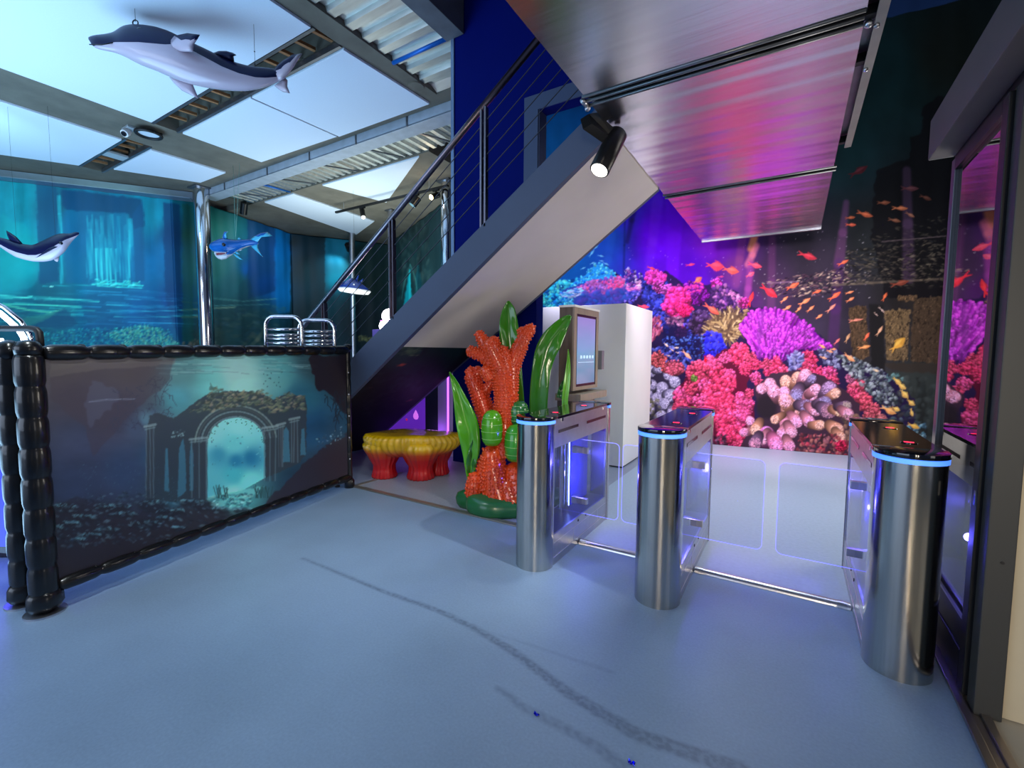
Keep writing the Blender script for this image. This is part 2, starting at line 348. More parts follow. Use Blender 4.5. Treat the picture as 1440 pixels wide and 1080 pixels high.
def art_reef():  # print colours, with coloured and fading lamp light painted in as well
    s=Art(690,-140,1440,700,k=1.5,seed=4)
    s.grad([(760,200,70,(10,80,135)),(790,350,60,(8,90,170)),(850,330,45,(25,70,175)),(880,300,35,(60,34,200)),(925,330,45,(112,0,248)),
            (960,380,45,(84,2,190)),(1000,340,35,(120,20,200)),(1035,380,25,(110,45,130)),(1060,420,20,(70,30,90)),(1085,400,40,(62,42,72)),
            (1150,380,55,(50,42,58)),(1130,340,30,(40,36,48)),(1230,340,55,(36,38,42)),(1300,300,60,(20,19,24)),(1180,200,60,(22,46,52)),(1230,100,80,(20,42,46)),
            (1330,80,60,(26,30,28)),(1300,400,55,(38,34,32)),(1300,560,60,(46,50,48)),(1240,540,40,(48,46,50)),(1150,600,50,(60,40,50)),(930,500,50,(30,20,70)),(950,600,50,(60,40,60)),
            (1400,400,60,(25,24,26)),(1150,60,60,(20,50,60))])
    n=s.noise(40,4)
    s.a*= (.8+.4*n)[...,None]
    s.poly([(1150,26),(1255,24),(1360,-2),(1440,-22),(1440,-140),(690,-140),(690,60)],(38,62,110))
    # black ruin silhouette at the top right
    s.poly([(1233,238),(1262,228),(1279,222),(1282,192),(1294,190),(1298,150),(1316,137),(1334,134),(1440,120),(1440,420),(1245,420),(1225,330)],(17,15,20),.86,4,9,2)
    s.texture([(1230,330),(1330,300),(1330,410),(1200,400)],[(60,56,52),(90,80,70),(18,18,18)],260,(.6,1.5),.5,0.,3)
    # light beams
    for (x0,y0,x1,y1,w0,w1,c,al) in [(1070,300,1056,350,5,5,(225,140,90),.75),(1064,345,1052,372,4,5,(230,120,150),.7),(1056,372,1048,440,5,4,(150,60,150),.75),
        (1086,336,1084,460,5,6,(110,55,110),.5),(1190,285,1180,370,4,8,(125,70,125),.5),(1180,370,1170,500,7,8,(80,40,100),.5),(1275,240,1278,390,6,9,(90,62,96),.5),(925,280,910,400,8,5,(140,60,255),.25),(950,270,945,400,14,7,(120,10,255),.5),
        (895,280,882,340,4,3,(30,20,80),.6),(880,260,876,430,.6,.6,(15,25,70),.7),(860,330,850,400,6,4,(40,90,200),.35),(1045,330,1035,400,6,5,(150,70,130),.35)]:
        s.line([(x0,y0),((x0+x1)/2,(y0+y1)/2),(x1,y1)],w0,c,al,4,w1)
    # ruin wall with carved stones
    s.texture([(1070,398),(1120,388),(1170,380),(1190,375),(1195,400),(1160,415),(1100,420)],[(140,110,110),(200,170,150),(60,40,60),(30,20,35),(90,60,80)],330,(.5,1.2),.75,-.15,3)
    s.line([(1170,401),(1240,397),(1330,392)],1.6,(120,104,88),.6,1.2); s.line([(1080,398),(1120,396)],1.2,(150,110,140),.6)
    s.texture([(1190,352),(1330,340),(1330,392),(1190,400)],[(86,76,68),(120,108,92),(25,24,24),(30,28,28)],420,(.5,1.3),.6,0.,3.2)
    s.line([(1240,340),(1330,332)],.8,(120,100,105),.6)
    for P,c,n_ in [([(1194,432),(1218,430),(1222,500),(1200,512),(1196,470)],(84,64,46),200),([(1243,437),(1280,434),(1276,508),(1246,506)],(116,94,66),260),
                 ([(1285,420),(1330,416),(1324,512),(1280,508)],(74,58,44),300),([(1262,417),(1290,415),(1290,422),(1264,424)],(104,80,58),40)]:
        s.poly(P,c,.9,2.5,5,1); c=np.array(c)
        s.texture(P,[c*.55,c*1.25,c*.8,c*1.15,(34,28,24)],n_,(.5,1.3),.55,1.57,2.6); s.texture(P,[c*1.6,c*1.35,(40,32,28)],n_//2,(.4,.8),.6,None,1.6)
    s.poly([(1222,428),(1242,428),(1246,560),(1228,560)],(24,23,24),.8,2,5,3)
    s.poly([(1243,510),(1328,512),(1326,528),(1270,524),(1246,516)],(56,48,42),.8,2,5,1)
    s.poly([(1243,522),(1326,526),(1310,650),(1240,640)],(52,58,56),.85,3,8,4); s.poly([(1288,530),(1300,530),(1306,640),(1292,640)],(32,34,34),.6,3,8,4)
    s.texture([(1240,530),(1320,530),(1312,640),(1240,640)],[(60,70,70),(80,90,88),(34,36,36)],120,(2,5),.3)
    # reef body dark
    s.poly([(740,440),(760,415),(800,400),(850,372),(880,395),(905,392),(935,380),(970,405),(1000,398),(1035,410),(1060,432),(1110,438),(1172,490),(1240,520),(1285,560),(1290,650),(700,680)],(34,22,62),.9,3,8,2)
    # cyan corals on the left
    s.poly([(740,450),(752,418),(775,398),(800,392),(812,400),(810,450)],(20,110,180),.9,2,5,1)
    s.texture([(742,450),(752,416),(778,396),(812,394),(812,450)],[(60,210,230),(110,240,225),(20,120,200),(10,70,150),(40,180,220)],420,(1,2.6),.85)
    s.texture([(740,450),(752,416),(768,412),(780,432),(778,450)],[(120,250,215),(90,240,220),(20,140,170)],110,(.8,2),.85)
    s.poly([(806,398),(822,388),(834,374),(846,370),(858,378),(866,388),(880,392),(880,402),(810,404)],(40,150,225),1,1.5,4,1)
    s.texture([(808,398),(834,372),(846,369),(858,378),(880,392),(880,404),(808,406)],[(90,210,250),(40,150,230),(15,90,190),(120,225,250)],220,(.7,1.8),.8)
    s.poly([(785,412),(812,400),(838,396),(868,390),(880,402),(905,400),(900,412),(880,424),(850,432),(805,428)],(52,72,165),1,2,4,1)
    s.texture([(800,410),(830,396),(872,388),(880,404),(850,414),(815,412)],[(220,110,200),(190,80,180),(240,90,150),(120,70,180),(170,110,210)],260,(1,2.4),.85)
    s.texture([(846,396),(878,392),(876,408),(850,406)],[(250,70,140),(235,100,170)],50,(1,2.2),.8)
    s.texture([(785,414),(812,404),(830,412),(800,420)],[(120,210,245),(190,190,240),(60,120,210)],110,(.6,1.5),.85,.0,3)
    s.texture([(820,410),(880,405),(870,430),(810,432)],[(60,70,170),(90,60,160),(40,90,190)],140,(1.5,3.5),.5)
    s.texture([(784,418),(806,420),(806,440),(796,436)],[(60,190,235),(20,110,200),(110,220,240)],80,(.7,1.6),.8)
    s.texture([(876,382),(884,376),(904,386),(906,404),(880,400)],[(190,90,190),(210,190,240),(80,50,140),(60,40,120)],130,(.7,1.7),.8)
    s.texture([(880,398),(906,396),(904,410),(884,412)],[(230,110,190),(240,180,230),(120,60,160)],70,(.6,1.6),.85,-.1,2.6)
    s.texture([(880,410),(905,408),(890,428),(878,428)],[(90,80,200),(150,120,230),(50,50,160)],60,(.7,1.6),.8)
    # blue and purple middle
    s.texture([(902,392),(938,395),(940,470),(908,450)],[(50,60,190),(70,80,215),(30,30,110),(20,20,80),(90,90,225)],420,(1,2.6),.75)
    s.cluster(921,390,15,(245,60,175),70,.6,1.4,.2,11)
    s.cluster(927,403,9,(200,70,170),26,.5,1.4,.2)
    s.cluster(945,408,16,(205,80,190),50,.45,1.5,.16,8)
    s.cluster(978,412,20,(125,20,150),70,.4,1.4,.15,17); s.texture([(960,404),(980,396),(992,400),(985,410),(965,412)],[(240,60,160),(210,50,170)],40,(.8,1.8),.8)
    s.cluster(1008,399,9,(235,60,195),36,.5,1.4,.2,8)
    s.texture([(1000,404),(1022,400),(1050,425),(1054,436),(1030,438),(1000,432)],[(120,60,150),(80,40,110),(180,110,170),(60,30,90),(50,25,80)],260,(.9,2.4),.75)
    s.texture([(1020,408),(1036,414),(1052,424),(1050,432),(1034,424)],[(205,130,185),(170,90,160)],50,(.8,2),.8); s.cluster(1046,426,8,(205,50,150),24,.5,1.4,.2)
    s.cluster(952,426,21,(255,45,140),150,.55,1.35,.16,21)
    s.cluster(964,436,11,(255,30,110),60,.6,1.3,.18,9)
    s.texture([(935,448),(960,444),(962,462),(940,460)],[(150,80,130),(90,50,90),(190,130,170)],70,(.8,2),.7)
    s.texture([(975,436),(1000,440),(985,462),(965,478),(955,465)],[(80,70,215),(110,100,240),(40,30,130)],110,(.9,2),.7)
    s.cluster(988,455,19,(72,44,92),60,.5,1.3,.2,18)
    s.cluster(958,466,9,(120,40,100),30,.5,1.3,.2); s.poly([(932,455),(958,458),(985,480),(980,500),(930,500)],(16,14,62),.7,2,6,4)
    # tan anemone
    s.blob(1022,458,30,20,(96,74,58),1,-.2,.3)
    for k in range(230):
        a=s.r.rand()*6.283;q=math.sqrt(s.r.rand()); x,y=1024+math.cos(a)*q*31,458+math.sin(a)*q*22-(math.cos(a)*q*8)
        th=math.atan2(y-468,x-1022)+s.r.randn()*.5; L=5+4*s.r.rand(); c=np.array([(176,146,100),(150,120,86),(200,172,130),(110,84,66),(80,58,48)][s.r.randint(5)])
        s.line([(x,y),(x+math.cos(th)*L,y+math.sin(th)*L)],1.3,c,.95,.6,.8)
    # vivid blue and deep blue below
    s.texture([(988,470),(1008,464),(1022,490),(1016,508),(992,500)],[(40,40,235),(60,60,255),(30,20,170)],150,(1,2.8),.8)
    s.texture([(930,474),(990,470),(990,512),(935,505)],[(40,60,160),(70,100,200),(20,20,80),(25,30,100),(90,130,220)],240,(.6,1.6),.75)
    s.texture([(908,490),(945,488),(975,505),(985,520),(960,520),(912,505)],[(70,80,190),(110,120,225),(40,40,120)],170,(.9,2.2),.75)
    s.texture([(906,448),(930,446),(932,466),(912,485)],[(200,90,130),(150,60,90),(110,40,70),(225,130,160)],140,(.7,1.6),.8,-1.2,2.6)
    # purple finger coral
    P=[(1040,462),(1044,450),(1056,440),(1075,434),(1100,436),(1120,446),(1140,460),(1152,474),(1172,488),(1160,492),(1140,486),(1118,490),(1105,505),(1088,508),(1062,500),(1052,478)]
    s.poly(P,(120,10,150),1,1.5,4,1)
    fs=[]
    for x,y in s.pts_in(P,430): fs.append((y,x))
    for y,x in sorted(fs):
        th=math.atan2(y-520,x-1085)+s.r.randn()*.08; L=9+6*s.r.rand()
        tx,ty=x+math.cos(th)*2,y+math.sin(th)*2; bx,by=x-math.cos(th)*L,y-math.sin(th)*L
        dep=.55+.6*s.r.rand(); ed=np.clip((1130-x)/90,.35,1.1)
        base=np.array([184,46,204])*dep*(.75+.25*ed)
        s.line([(tx,ty),((tx+bx)/2,(ty+by)/2),(bx,by)],2.3,np.clip(base,0,255),.95,.8,1.3)
        s.line([(tx-.8,ty),(tx*.5+bx*.5-.8,ty*.5+by*.5)],.9,np.clip(base*1.35+20,0,255),.75,.8)
        s.blob(tx-.4,ty-.6,1.5,1.4,np.clip(base*1.25+40,0,255),.85,0,.6)
    for k in range(14):
        x=1062+k*6.2;y=500-abs(k-4)*1.2; s.line([(x,y),(x*.9+1085*.1-2,y+10)],1.6,(70,10,90),.8,1)
    s.line([(1072,440),(1068,470),(1067,500)],3.5,(130,50,150),.5,3)
    # grey finger coral, lower left
    s.poly([(900,512),(930,512),(956,536),(952,590),(905,600)],(48,42,66),1,2,6,1)
    for (x,y,r) in [(914,522,9),(927,518,7),(940,528,7),(949,537,8),(931,546,9),(917,541,7),(910,555,8),(924,560,8),(944,556,9),(934,568,8),(912,575,9),(930,585,8),(945,580,7),(905,538,6)]:
        s.bulb(x,y,r,s.r.rand()*6.28,7,(134,128,168),(190,184,222),(44,40,80))
    s.texture([(900,555),(925,560),(935,600),(900,600)],[(130,130,80),(100,96,60)],70,(1,2.4),.45)
    s.cluster(925,505,12,(215,90,100),60,.5,1.4,.17,11); s.cluster(937,517,8,(200,80,90),30,.5,1.4,.2); s.cluster(949,517,14,(215,85,115),60,.5,1.4,.17,11)
    # red cauliflower corals
    R1=(244,58,108); R2=(250,78,142); R3=(222,66,108)
    s.poly([(945,560),(965,530),(1000,505),(1020,490),(1045,490),(1065,510),(1050,540),(1060,570),(1062,595),(1050,640),(1005,640),(965,600)],(86,16,44),1,2,6,1)
    for (x,y,r,c) in [(1040,498,15,R1),(1054,503,9,R3),(1020,503,8,R2),(1063,512,8,R1),(1048,518,9,R1),(1001,512,13,R2),(1010,527,13,R1),(982,524,16,R3),(1027,528,9,R2),(1022,540,13,R1),(961,556,14,R2),(972,545,10,R3),
        (992,543,11,R2),(1003,556,16,R1),(1018,562,16,R1),(985,566,12,R2),(1006,578,17,R1),(1027,580,15,R1),(1042,560,9,R2),(1048,568,13,R2),(1036,590,14,R2),(1020,596,15,R1),(1046,585,11,R2),(1034,612,14,R1),(1040,630,11,R3),(1018,614,10,R1),(958,572,12,R3),(1053,553,7,R3)]:
        s.cluster(x,y,r,c,int(26+r*3.2),.5,1.35,.2)
    s.cluster(976,532,5,(120,150,70),14,.6,1.3,.25)
    for (x,y,r,c) in [(1089,517,15,R1),(1100,525,11,R3),(1078,512,8,R3),(1138,505,12,R1),(1132,516,11,R3),(1148,523,10,R1),(1166,526,11,R2),(1172,535,8,R3),(1156,535,8,R1),(1062,530,8,R2),(1068,540,7,R3),(1205,543,13,(225,80,110)),(1200,556,11,R3),(1215,565,13,(220,75,100)),(1228,575,10,(205,80,100)),(1222,585,9,(190,80,95)),(1196,532,7,(180,90,130)),(1238,590,9,(190,100,105))]:
        s.cluster(x,y,r,c,int(22+r*3),.5,1.4,.19)
    # greys
    s.texture([(1106,500),(1120,494),(1134,498),(1126,515),(1110,522)],[(130,130,190),(170,165,215),(70,70,120)],110,(.9,2.2),.8)
    s.texture([(1148,488),(1180,495),(1182,520),(1160,512)],[(100,100,140),(60,60,90),(150,150,190)],130,(.8,2),.75)
    s.texture([(1176,500),(1200,502),(1240,520),(1262,560),(1250,580),(1215,545),(1190,520)],[(96,108,116),(140,150,156),(60,68,76),(44,48,54),(180,190,195)],420,(.8,2.3),.75)
    # pink finger corals
    s.poly([(1060,545),(1085,525),(1130,520),(1160,530),(1185,545),(1210,570),(1200,650),(1030,650),(1055,600),(1075,600)],(58,38,54),1,2,6,1)
    s.blob(1078,572,15,17,(38,30,38),1,0,.4)
    C1=(196,120,140);T1=(244,170,205);C2=(110,80,110);T2=(150,140,190);C3=(200,136,112);T3=(240,180,165)
    for (x,y,r,a,C,T) in [(1071,547,8,2.6,C1,T1),(1083,540,9,-2,C1,T1),(1088,550,10,-2,C1,T1),(1105,536,9,-1.6,C3,T3),(1103,552,9,-1.4,C1,(250,170,225)),(1122,532,10,-1.2,C3,T3),(1133,528,10,-1,C1,T1),(1142,533,7,-.8,C2,T2),
        (1120,556,11,2,C2,T2),(1140,556,11,-1,C1,T1),(1147,548,9,-.6,C1,T1),(1166,547,12,-.9,C2,(190,150,200)),(1175,553,8,-.5,C3,T3),(1112,575,15,-1.8,C3,(240,165,190)),(1105,564,11,-2,C3,T1),(1135,572,11,.2,C2,T2),(1147,577,9,.5,C1,T1),(1160,566,10,-.2,C2,T2),
        (1165,578,12,.5,C2,(190,130,150)),(1182,578,9,.2,C3,(235,200,170)),(1190,572,9,0,C2,(170,150,140)),(1193,583,9,.6,C1,T1),(1120,593,10,.8,C1,(250,165,215)),(1105,597,9,1.2,C1,(245,160,210)),(1100,610,9,2,C1,(250,165,220)),(1138,593,9,.9,C1,(245,160,215)),(1113,608,9,1.1,C1,T1),
        (1090,590,7,2.6,C3,T3),(1153,598,8,0,C3,T3),(1177,605,11,.6,C3,(235,175,160)),(1182,616,9,.9,C3,T3),(1055,592,7,-1.8,C1,(245,160,215)),(1046,608,7,3,C1,(240,140,200)),(1063,605,9,2,C3,T3),(1078,610,11,-1.4,(225,110,190),(250,150,235)),(1072,618,9,2.2,C1,T1),(1092,625,12,1,(205,105,150),(250,150,210)),(1062,624,10,2,C2,(210,140,170)),(1110,628,9,1.2,C1,(235,150,200))]:
        s.bulb(x,y,r*.92,a,13,C,T,(38,26,44))
    s.texture([(1125,610),(1175,612),(1200,625),(1205,646),(1120,638)],[(180,60,80),(120,50,60),(200,120,110),(60,36,44),(150,90,100)],260,(.9,2.4),.75)
    s.cluster(1183,627,8,(215,40,80),40,.5,1.4,.2); s.texture([(1000,615),(1020,610),(1024,640),(998,640)],[(120,80,110),(70,46,70),(40,24,40)],90,(.8,2),.7); s.cluster(1030,632,8,(220,50,120),34,.5,1.4,.2)
    s.texture([(1185,585),(1210,580),(1212,625),(1190,620)],[(120,90,80),(80,66,60),(160,120,90)],80,(1,2.6),.6)
    s.texture([(1270,540),(1300,600),(1296,640),(1262,640),(1235,600)],[(60,74,80),(90,110,118),(40,44,46),(70,60,60)],200,(1,3),.5)
    s.texture([(1276,598),(1302,596),(1302,618),(1284,612)],[(90,140,160),(150,190,200),(60,90,110)],60,(.8,2),.7)
    s.texture([(1245,527),(1262,525),(1272,535),(1250,538)],[(110,150,150),(80,120,125)],30,(.8,1.8),.7)
    # particles
    s.speck(110,(1060,320,1230,420),[(200,190,200),(160,140,170)],(.35,.8),.7); s.speck(60,(880,345,1060,400),[(220,190,250),(160,120,220)],(.3,.7),.7)
    for x,y,L,a in [(832,356,12,-.9),(838,348,9,-.7),(845,360,9,.2),(833,370,8,-.4),(852,371,10,.4),(846,367,7,.1),(820,377,8,-.4)]:
        s.fish(x,y,L,a,(110,180,225),.7,.3)
    O1=(248,104,72);O2=(252,140,96);PK=(255,70,100);YE=(240,186,96)
    for x,y,L,a,c,f in [(1006,374,24,.12,PK,.62),(1028,380,22,.2,(255,95,90),.5),(971,372,13,-.15,(240,60,120),.3),(916,377,12,.3,PK,.3),(981,394,14,-.6,(240,110,90),.6),(1062,373,19,.25,(255,80,110),.4),(1055,386,13,-.5,(245,90,130),.5),
        (1001,435,24,.6,(240,95,80),.36),(1056,420,21,-1.25,(240,50,60),.26),(1082,410,26,.62,(238,46,66),.4),(1136,360,26,.3,(205,52,72),.36),(1014,389,9,-.1,(200,60,130),.3),(1208,240,28,-.52,(84,30,40),.34),
        (1186,369,16,-.45,O1,.28),(1115,402,19,-.45,O1,.34),(1103,421,13,-.7,O2,.3),(1132,424,18,-.55,O2,.3),(1149,410,14,-.35,O1,.3),(1174,416,20,-.6,O1,.3),(1195,411,12,-.3,O2,.28),(1196,421,13,-.5,O2,.3),(1107,433,13,-.55,O2,.34),(1123,435,11,-.8,O2,.34),(1140,434,13,-.7,O2,.3),(1169,433,17,-.75,(235,140,120),.24),(1152,445,11,-.6,O2,.36),
        (1204,450,19,-.15,(220,130,110),.18),(1240,436,12,.8,(190,160,150),.16),(1232,442,8,.8,(190,160,150),.2),(1192,475,14,-1.1,(205,150,110),.3),(1177,480,12,-.8,(230,110,110),.3),(1219,473,13,-1.0,O1,.34),(1237,465,16,-1.0,(225,165,130),.26),(1216,488,17,-.2,(240,150,90),.28),(1195,503,18,.62,(245,160,110),.36),(1244,417,13,-1.1,(225,100,60),.32),
        (1263,484,26,-.75,(235,170,70),.5),(1156,487,10,.5,(245,160,100),.4),(1167,494,9,.3,(245,150,110),.4),(1172,491,8,0,(245,150,110),.4),(1158,503,10,.3,(240,160,120),.3),(1232,521,8,.35,(240,200,160),.4),
        (1196,306,14,-.1,(180,88,60),.3),(1197,316,15,0,(225,92,70),.3),(1217,301,22,.3,(196,92,62),.32),(1243,285,17,0,(130,70,52),.34),(1266,293,22,.02,(190,104,72),.26),(1280,265,24,0,(94,50,58),.3),(1302,278,17,.35,(96,54,46),.32),(1258,310,17,.2,(130,78,60),.3),(1280,302,14,.5,(150,92,74),.3),(1266,398,26,-.25,(130,62,48),.28),
        (1262,536,16,.7,YE,.4),(1268,543,15,.6,YE,.5),(1272,554,15,.9,YE,.6),(1281,566,13,.7,YE,.6),(1282,580,11,1.3,YE,.5),(1285,599,17,.35,(244,180,80),.42),(1250,577,22,.45,(250,170,100),.42),(1260,575,12,.4,YE,.6),(1240,592,14,.4,(240,150,70),.4),
        (937,485,8,.7,(240,200,180),.4),(951,489,7,0,(225,190,170),.4),(945,492,7,.6,(230,180,170),.3),(953,496,6,.3,(230,180,170),.3),(966,499,17,.75,(245,170,140),.32),(940,500,7,.2,(210,170,170),.3),(905,431,16,.1,PK,.34),(992,505,10,1.4,(230,20,40),.4)]:
        s.fish(x,y,L,a,c,.95,f)
    return s
def art_hall():
    s=Art(-150,170,680,620,k=1.3,seed=8)
    s.grad([(-50,300,60,(0,120,140)),(25,280,50,(8,142,160)),(20,360,50,(10,160,165)),(70,290,30,(4,90,120)),(110,330,40,(4,100,140)),(150,360,30,(8,140,170)),(215,300,25,(6,135,160)),(215,370,30,(4,105,155)),
            (242,330,18,(2,66,110)),(240,420,18,(0,70,130)),(60,420,40,(2,96,118)),(150,440,40,(2,90,130)),(200,440,30,(0,86,140)),(40,460,30,(6,80,100)),(262,330,10,(18,84,84)),(300,320,20,(16,92,84)),(300,380,25,(22,86,84)),(330,400,25,(20,72,80)),
            (350,380,14,(4,70,130)),(372,400,14,(0,80,165)),(395,350,14,(0,92,170)),(395,410,12,(2,100,170)),(330,450,30,(26,60,66)),(300,470,20,(50,74,72)),(412,340,6,(4,26,40)),(430,380,12,(4,36,46)),(436,450,16,(6,32,40)),(450,330,5,(4,30,38)),
            (465,350,9,(14,120,150)),(480,352,9,(20,130,160)),(472,395,10,(16,112,130)),(465,430,12,(10,50,60)),(505,360,10,(12,40,40)),(520,400,14,(14,40,40)),(510,450,20,(18,34,42)),(535,380,10,(14,40,42)),(580,320,20,(40,58,58)),(600,360,20,(14,50,56)),(620,320,20,(24,52,58)),(575,440,10,(10,90,100)),(560,340,12,(24,48,50)),(660,330,30,(10,60,70))])  # cyan patch behind the ray: the spotlight's pool painted into the print
    n=s.noise(30,4); s.a*=(.86+.28*n)[...,None]
    n=s.noise(14,3,.5,6); 
    m=np.clip((s.X<255).astype(float),0,1)*np.clip((345-s.Y)/20+1,0,1)
    s.a*=(1+(n-.5)*.3*m)[...,None]
    # temple pillars
    D=(4,74,112)
    s.poly([(51,258),(80,263),(82,395),(56,400),(53,330)],D,.75,1.5,8,2)
    s.poly([(85,266),(200,280),(204,318),(188,322),(180,300),(92,296),(86,285)],(4,62,104),.8,2,7,2)
    s.poly([(88,296),(180,300),(186,400),(92,398)],(6,96,138),.55,1.5,7,3)
    s.poly([(186,300),(201,284),(204,395),(190,398)],(4,84,130),.7,1,8,2)
    s.poly([(229,284),(252,288),(255,490),(232,420)],(0,58,104),.75,1.5,8,2)
    s.poly([(0,300),(40,320),(54,395),(40,408),(0,410)],(14,170,172),.35,3,14,6)
    s.line([(82,275),(83,300),(86,330),(86,398)],1.6,(40,190,200),.7,1.2); s.line([(183,310),(184,345)],3.2,(40,175,195),.6,1.5); s.line([(182,345),(181,398)],1.4,(40,190,205),.7,1)
    for k in range(46):
        x=122+s.r.rand()*62; s.line([(x,300+40*s.r.rand()),(x+s.r.randn(),380+18*s.r.rand())],.6+.5*s.r.rand(),(60,205,215),.1+.25*s.r.rand(),.8)
    for x,w in [(136,1.4),(143,1),(150,1.6),(155,1.1),(162,.8)]: s.line([(x,350),(x+1,400)],w,(70,230,225),.7,1.2)
    s.line([(130,400),(165,399),(200,402)],1.3,(80,240,225),.85,1); s.line([(140,402),(200,405)],.8,(60,220,215),.7); s.texture([(132,393),(165,392),(200,398),(196,404),(134,403)],[(90,240,230),(40,200,200)],60,(.5,1.2),.8,0.,3)
    s.line([(60,402),(140,401)],.6,(40,180,180),.6); s.blob(72,403,2,1.4,(160,250,230),.9)
    # striped sea floor
    for k in range(90):
        x=s.r.rand()*255; y=408+s.r.rand()*55; L=15+50*s.r.rand()
        c=(60,215,195) if x<110 else (50,170,205)
        s.line([(x-L/2,y-L*.02+s.r.randn()),(x,y),(x+L/2,y+L*.03+s.r.randn())],.35+.6*s.r.rand(),c,.12+.4*s.r.rand()**2,.7)
    for P,w,c in [([(0,415),(50,420),(100,421),(140,424)],.8,(90,235,215)),([(0,418),(30,419),(45,417)],.9,(100,240,215)),([(4,428),(40,428),(80,430),(115,432)],1.1,(80,220,190)),([(4,428),(40,436),(70,439)],1.3,(90,200,160)),([(70,439),(90,435)],.8,(110,220,180)),
                 ([(150,428),(190,431),(250,433)],.7,(60,190,210)),([(155,437),(200,438),(270,436)],.7,(70,200,215)),([(160,445),(220,446),(280,443)],.7,(60,180,190)),([(180,453),(240,455)],.7,(50,160,200)),([(255,424),(300,428)],.6,(90,120,100)),([(255,436),(330,432)],.9,(110,140,120)),([(255,446),(300,445)],1.,(120,140,110)),
                 ([(290,418),(340,424),(390,420)],.6,(90,150,140)),([(300,430),(380,428)],.6,(70,130,130))]: s.line(P,w,c,.75,.8)
    s.poly([(20,455),(60,448),(90,433),(102,445),(110,456),(95,460),(50,462)],(4,70,105),.7,2,6,3); s.poly([(10,455),(40,446),(70,440),(88,434),(60,452),(30,462)],(60,140,120),.5,1,6,3)
    for k in range(7): s.line([(100+k*18,470-k*3),(160+k*20,445-k*4)],2.5,(0,60,110),.22,3)
    s.texture([(60,468),(110,462),(160,462),(200,455),(235,462),(256,490),(60,492)],[(6,140,150),(20,120,150),(60,190,170),(10,80,120),(0,70,110)],1500,(.5,1.3),.55)
    s.texture([(150,470),(190,458),(225,460),(252,485),(180,490)],[(70,190,165),(110,190,160),(20,110,120),(110,160,140)],620,(.5,1.1),.6,-.9,2.4)
    s.texture([(256,480),(275,477),(300,478),(310,490),(256,492)],[(150,130,110),(110,110,100),(80,90,84)],90,(.8,2),.7)
    s.poly([(256,286),(272,290),(272,480),(256,480)],(26,88,74),.5,2,6,3)
    # second wall
    s.poly([(348,300),(386,310),(386,410),(350,420)],(2,44,88),.65,2,7,3); s.poly([(386,312),(410,320),(408,440),(388,440)],(0,112,180),.6,2,9,3)
    s.poly([(334,400),(350,385),(360,430),(330,450)],(16,50,66),.4,4,8,4); s.poly([(409,325),(457,334),(457,490),(409,490)],(3,30,38),.75,1,8,2)
    s.line([(440,490),(372,490),(356,470),(340,490)],3,(80,90,80),.4,3)
    
    s.texture([(270,440),(400,430),(400,490),(270,490)],[(60,90,86),(20,50,54),(80,100,90),(40,70,90)],160,(1,2.5),.25,.1,3)
    s.line([(350,490),(362,478),(372,462)],2.5,(110,116,100),.4,2)
    # wall behind the stairs
    s.poly([(552,330),(580,305),(612,290),(612,420),(552,460)],(24,52,54),.5,4,8,4)
    s.texture([(560,320),(600,295),(606,400),(560,430)],[(70,92,88),(40,64,64),(16,40,44)],200,(.8,3),.35,-1.5,3)
    s.poly([(566,450),(569,420),(575,380),(580,420),(580,450)],(10,190,205),.8,1,4,2); s.line([(576,380),(576,440)],1.6,(30,220,225),.8,1.4); s.poly([(582,440),(584,390),(588,370),(593,390),(592,440)],(6,120,140),.4,1,4,2)
    s.line([(565,420),(570,392),(577,372),(584,392),(588,420)],1,(60,120,115),.7,1); s.line([(545,470),(560,455)],4,(10,180,170),.6,3)
    s.texture([(505,472),(530,474),(520,482),(503,480)],[(140,140,90),(90,90,60)],50,(.5,1.4),.7)
    return s
def art_stair():
    s=Art(470,440,740,640,k=1.2,seed=5,base=(14,15,20))
    s.grad([(560,495,20,(18,44,46)),(640,490,20,(16,42,46)),(600,520,20,(12,20,26)),(540,560,30,(14,14,20)),(540,600,16,(34,14,56)),(600,550,14,(22,14,40)),(510,600,20,(14,12,22)),(670,500,30,(8,10,12)),(505,520,20,(12,22,26))])
    s.texture([(560,484),(600,484),(590,500),(545,500)],[(60,80,64),(30,60,54),(100,110,84)],90,(.6,1.6),.6,-.1,3)
    for k in range(6): s.line([(655-k*9,488),(600-k*10,545)],3,(14,60,56),.3,3)
    s.fish(565,513,13,-.15,(150,58,40),.9,.3); s.fish(576,563,9,-.3,(170,50,70),.7,.25); s.fish(520,545,9,.2,(70,30,30),.6,.25)
    s.texture([(510,530),(600,510),(590,560),(510,590)],[(30,30,38),(44,40,48),(8,8,10)],160,(.7,2.2),.4,-.3,3)
    return s
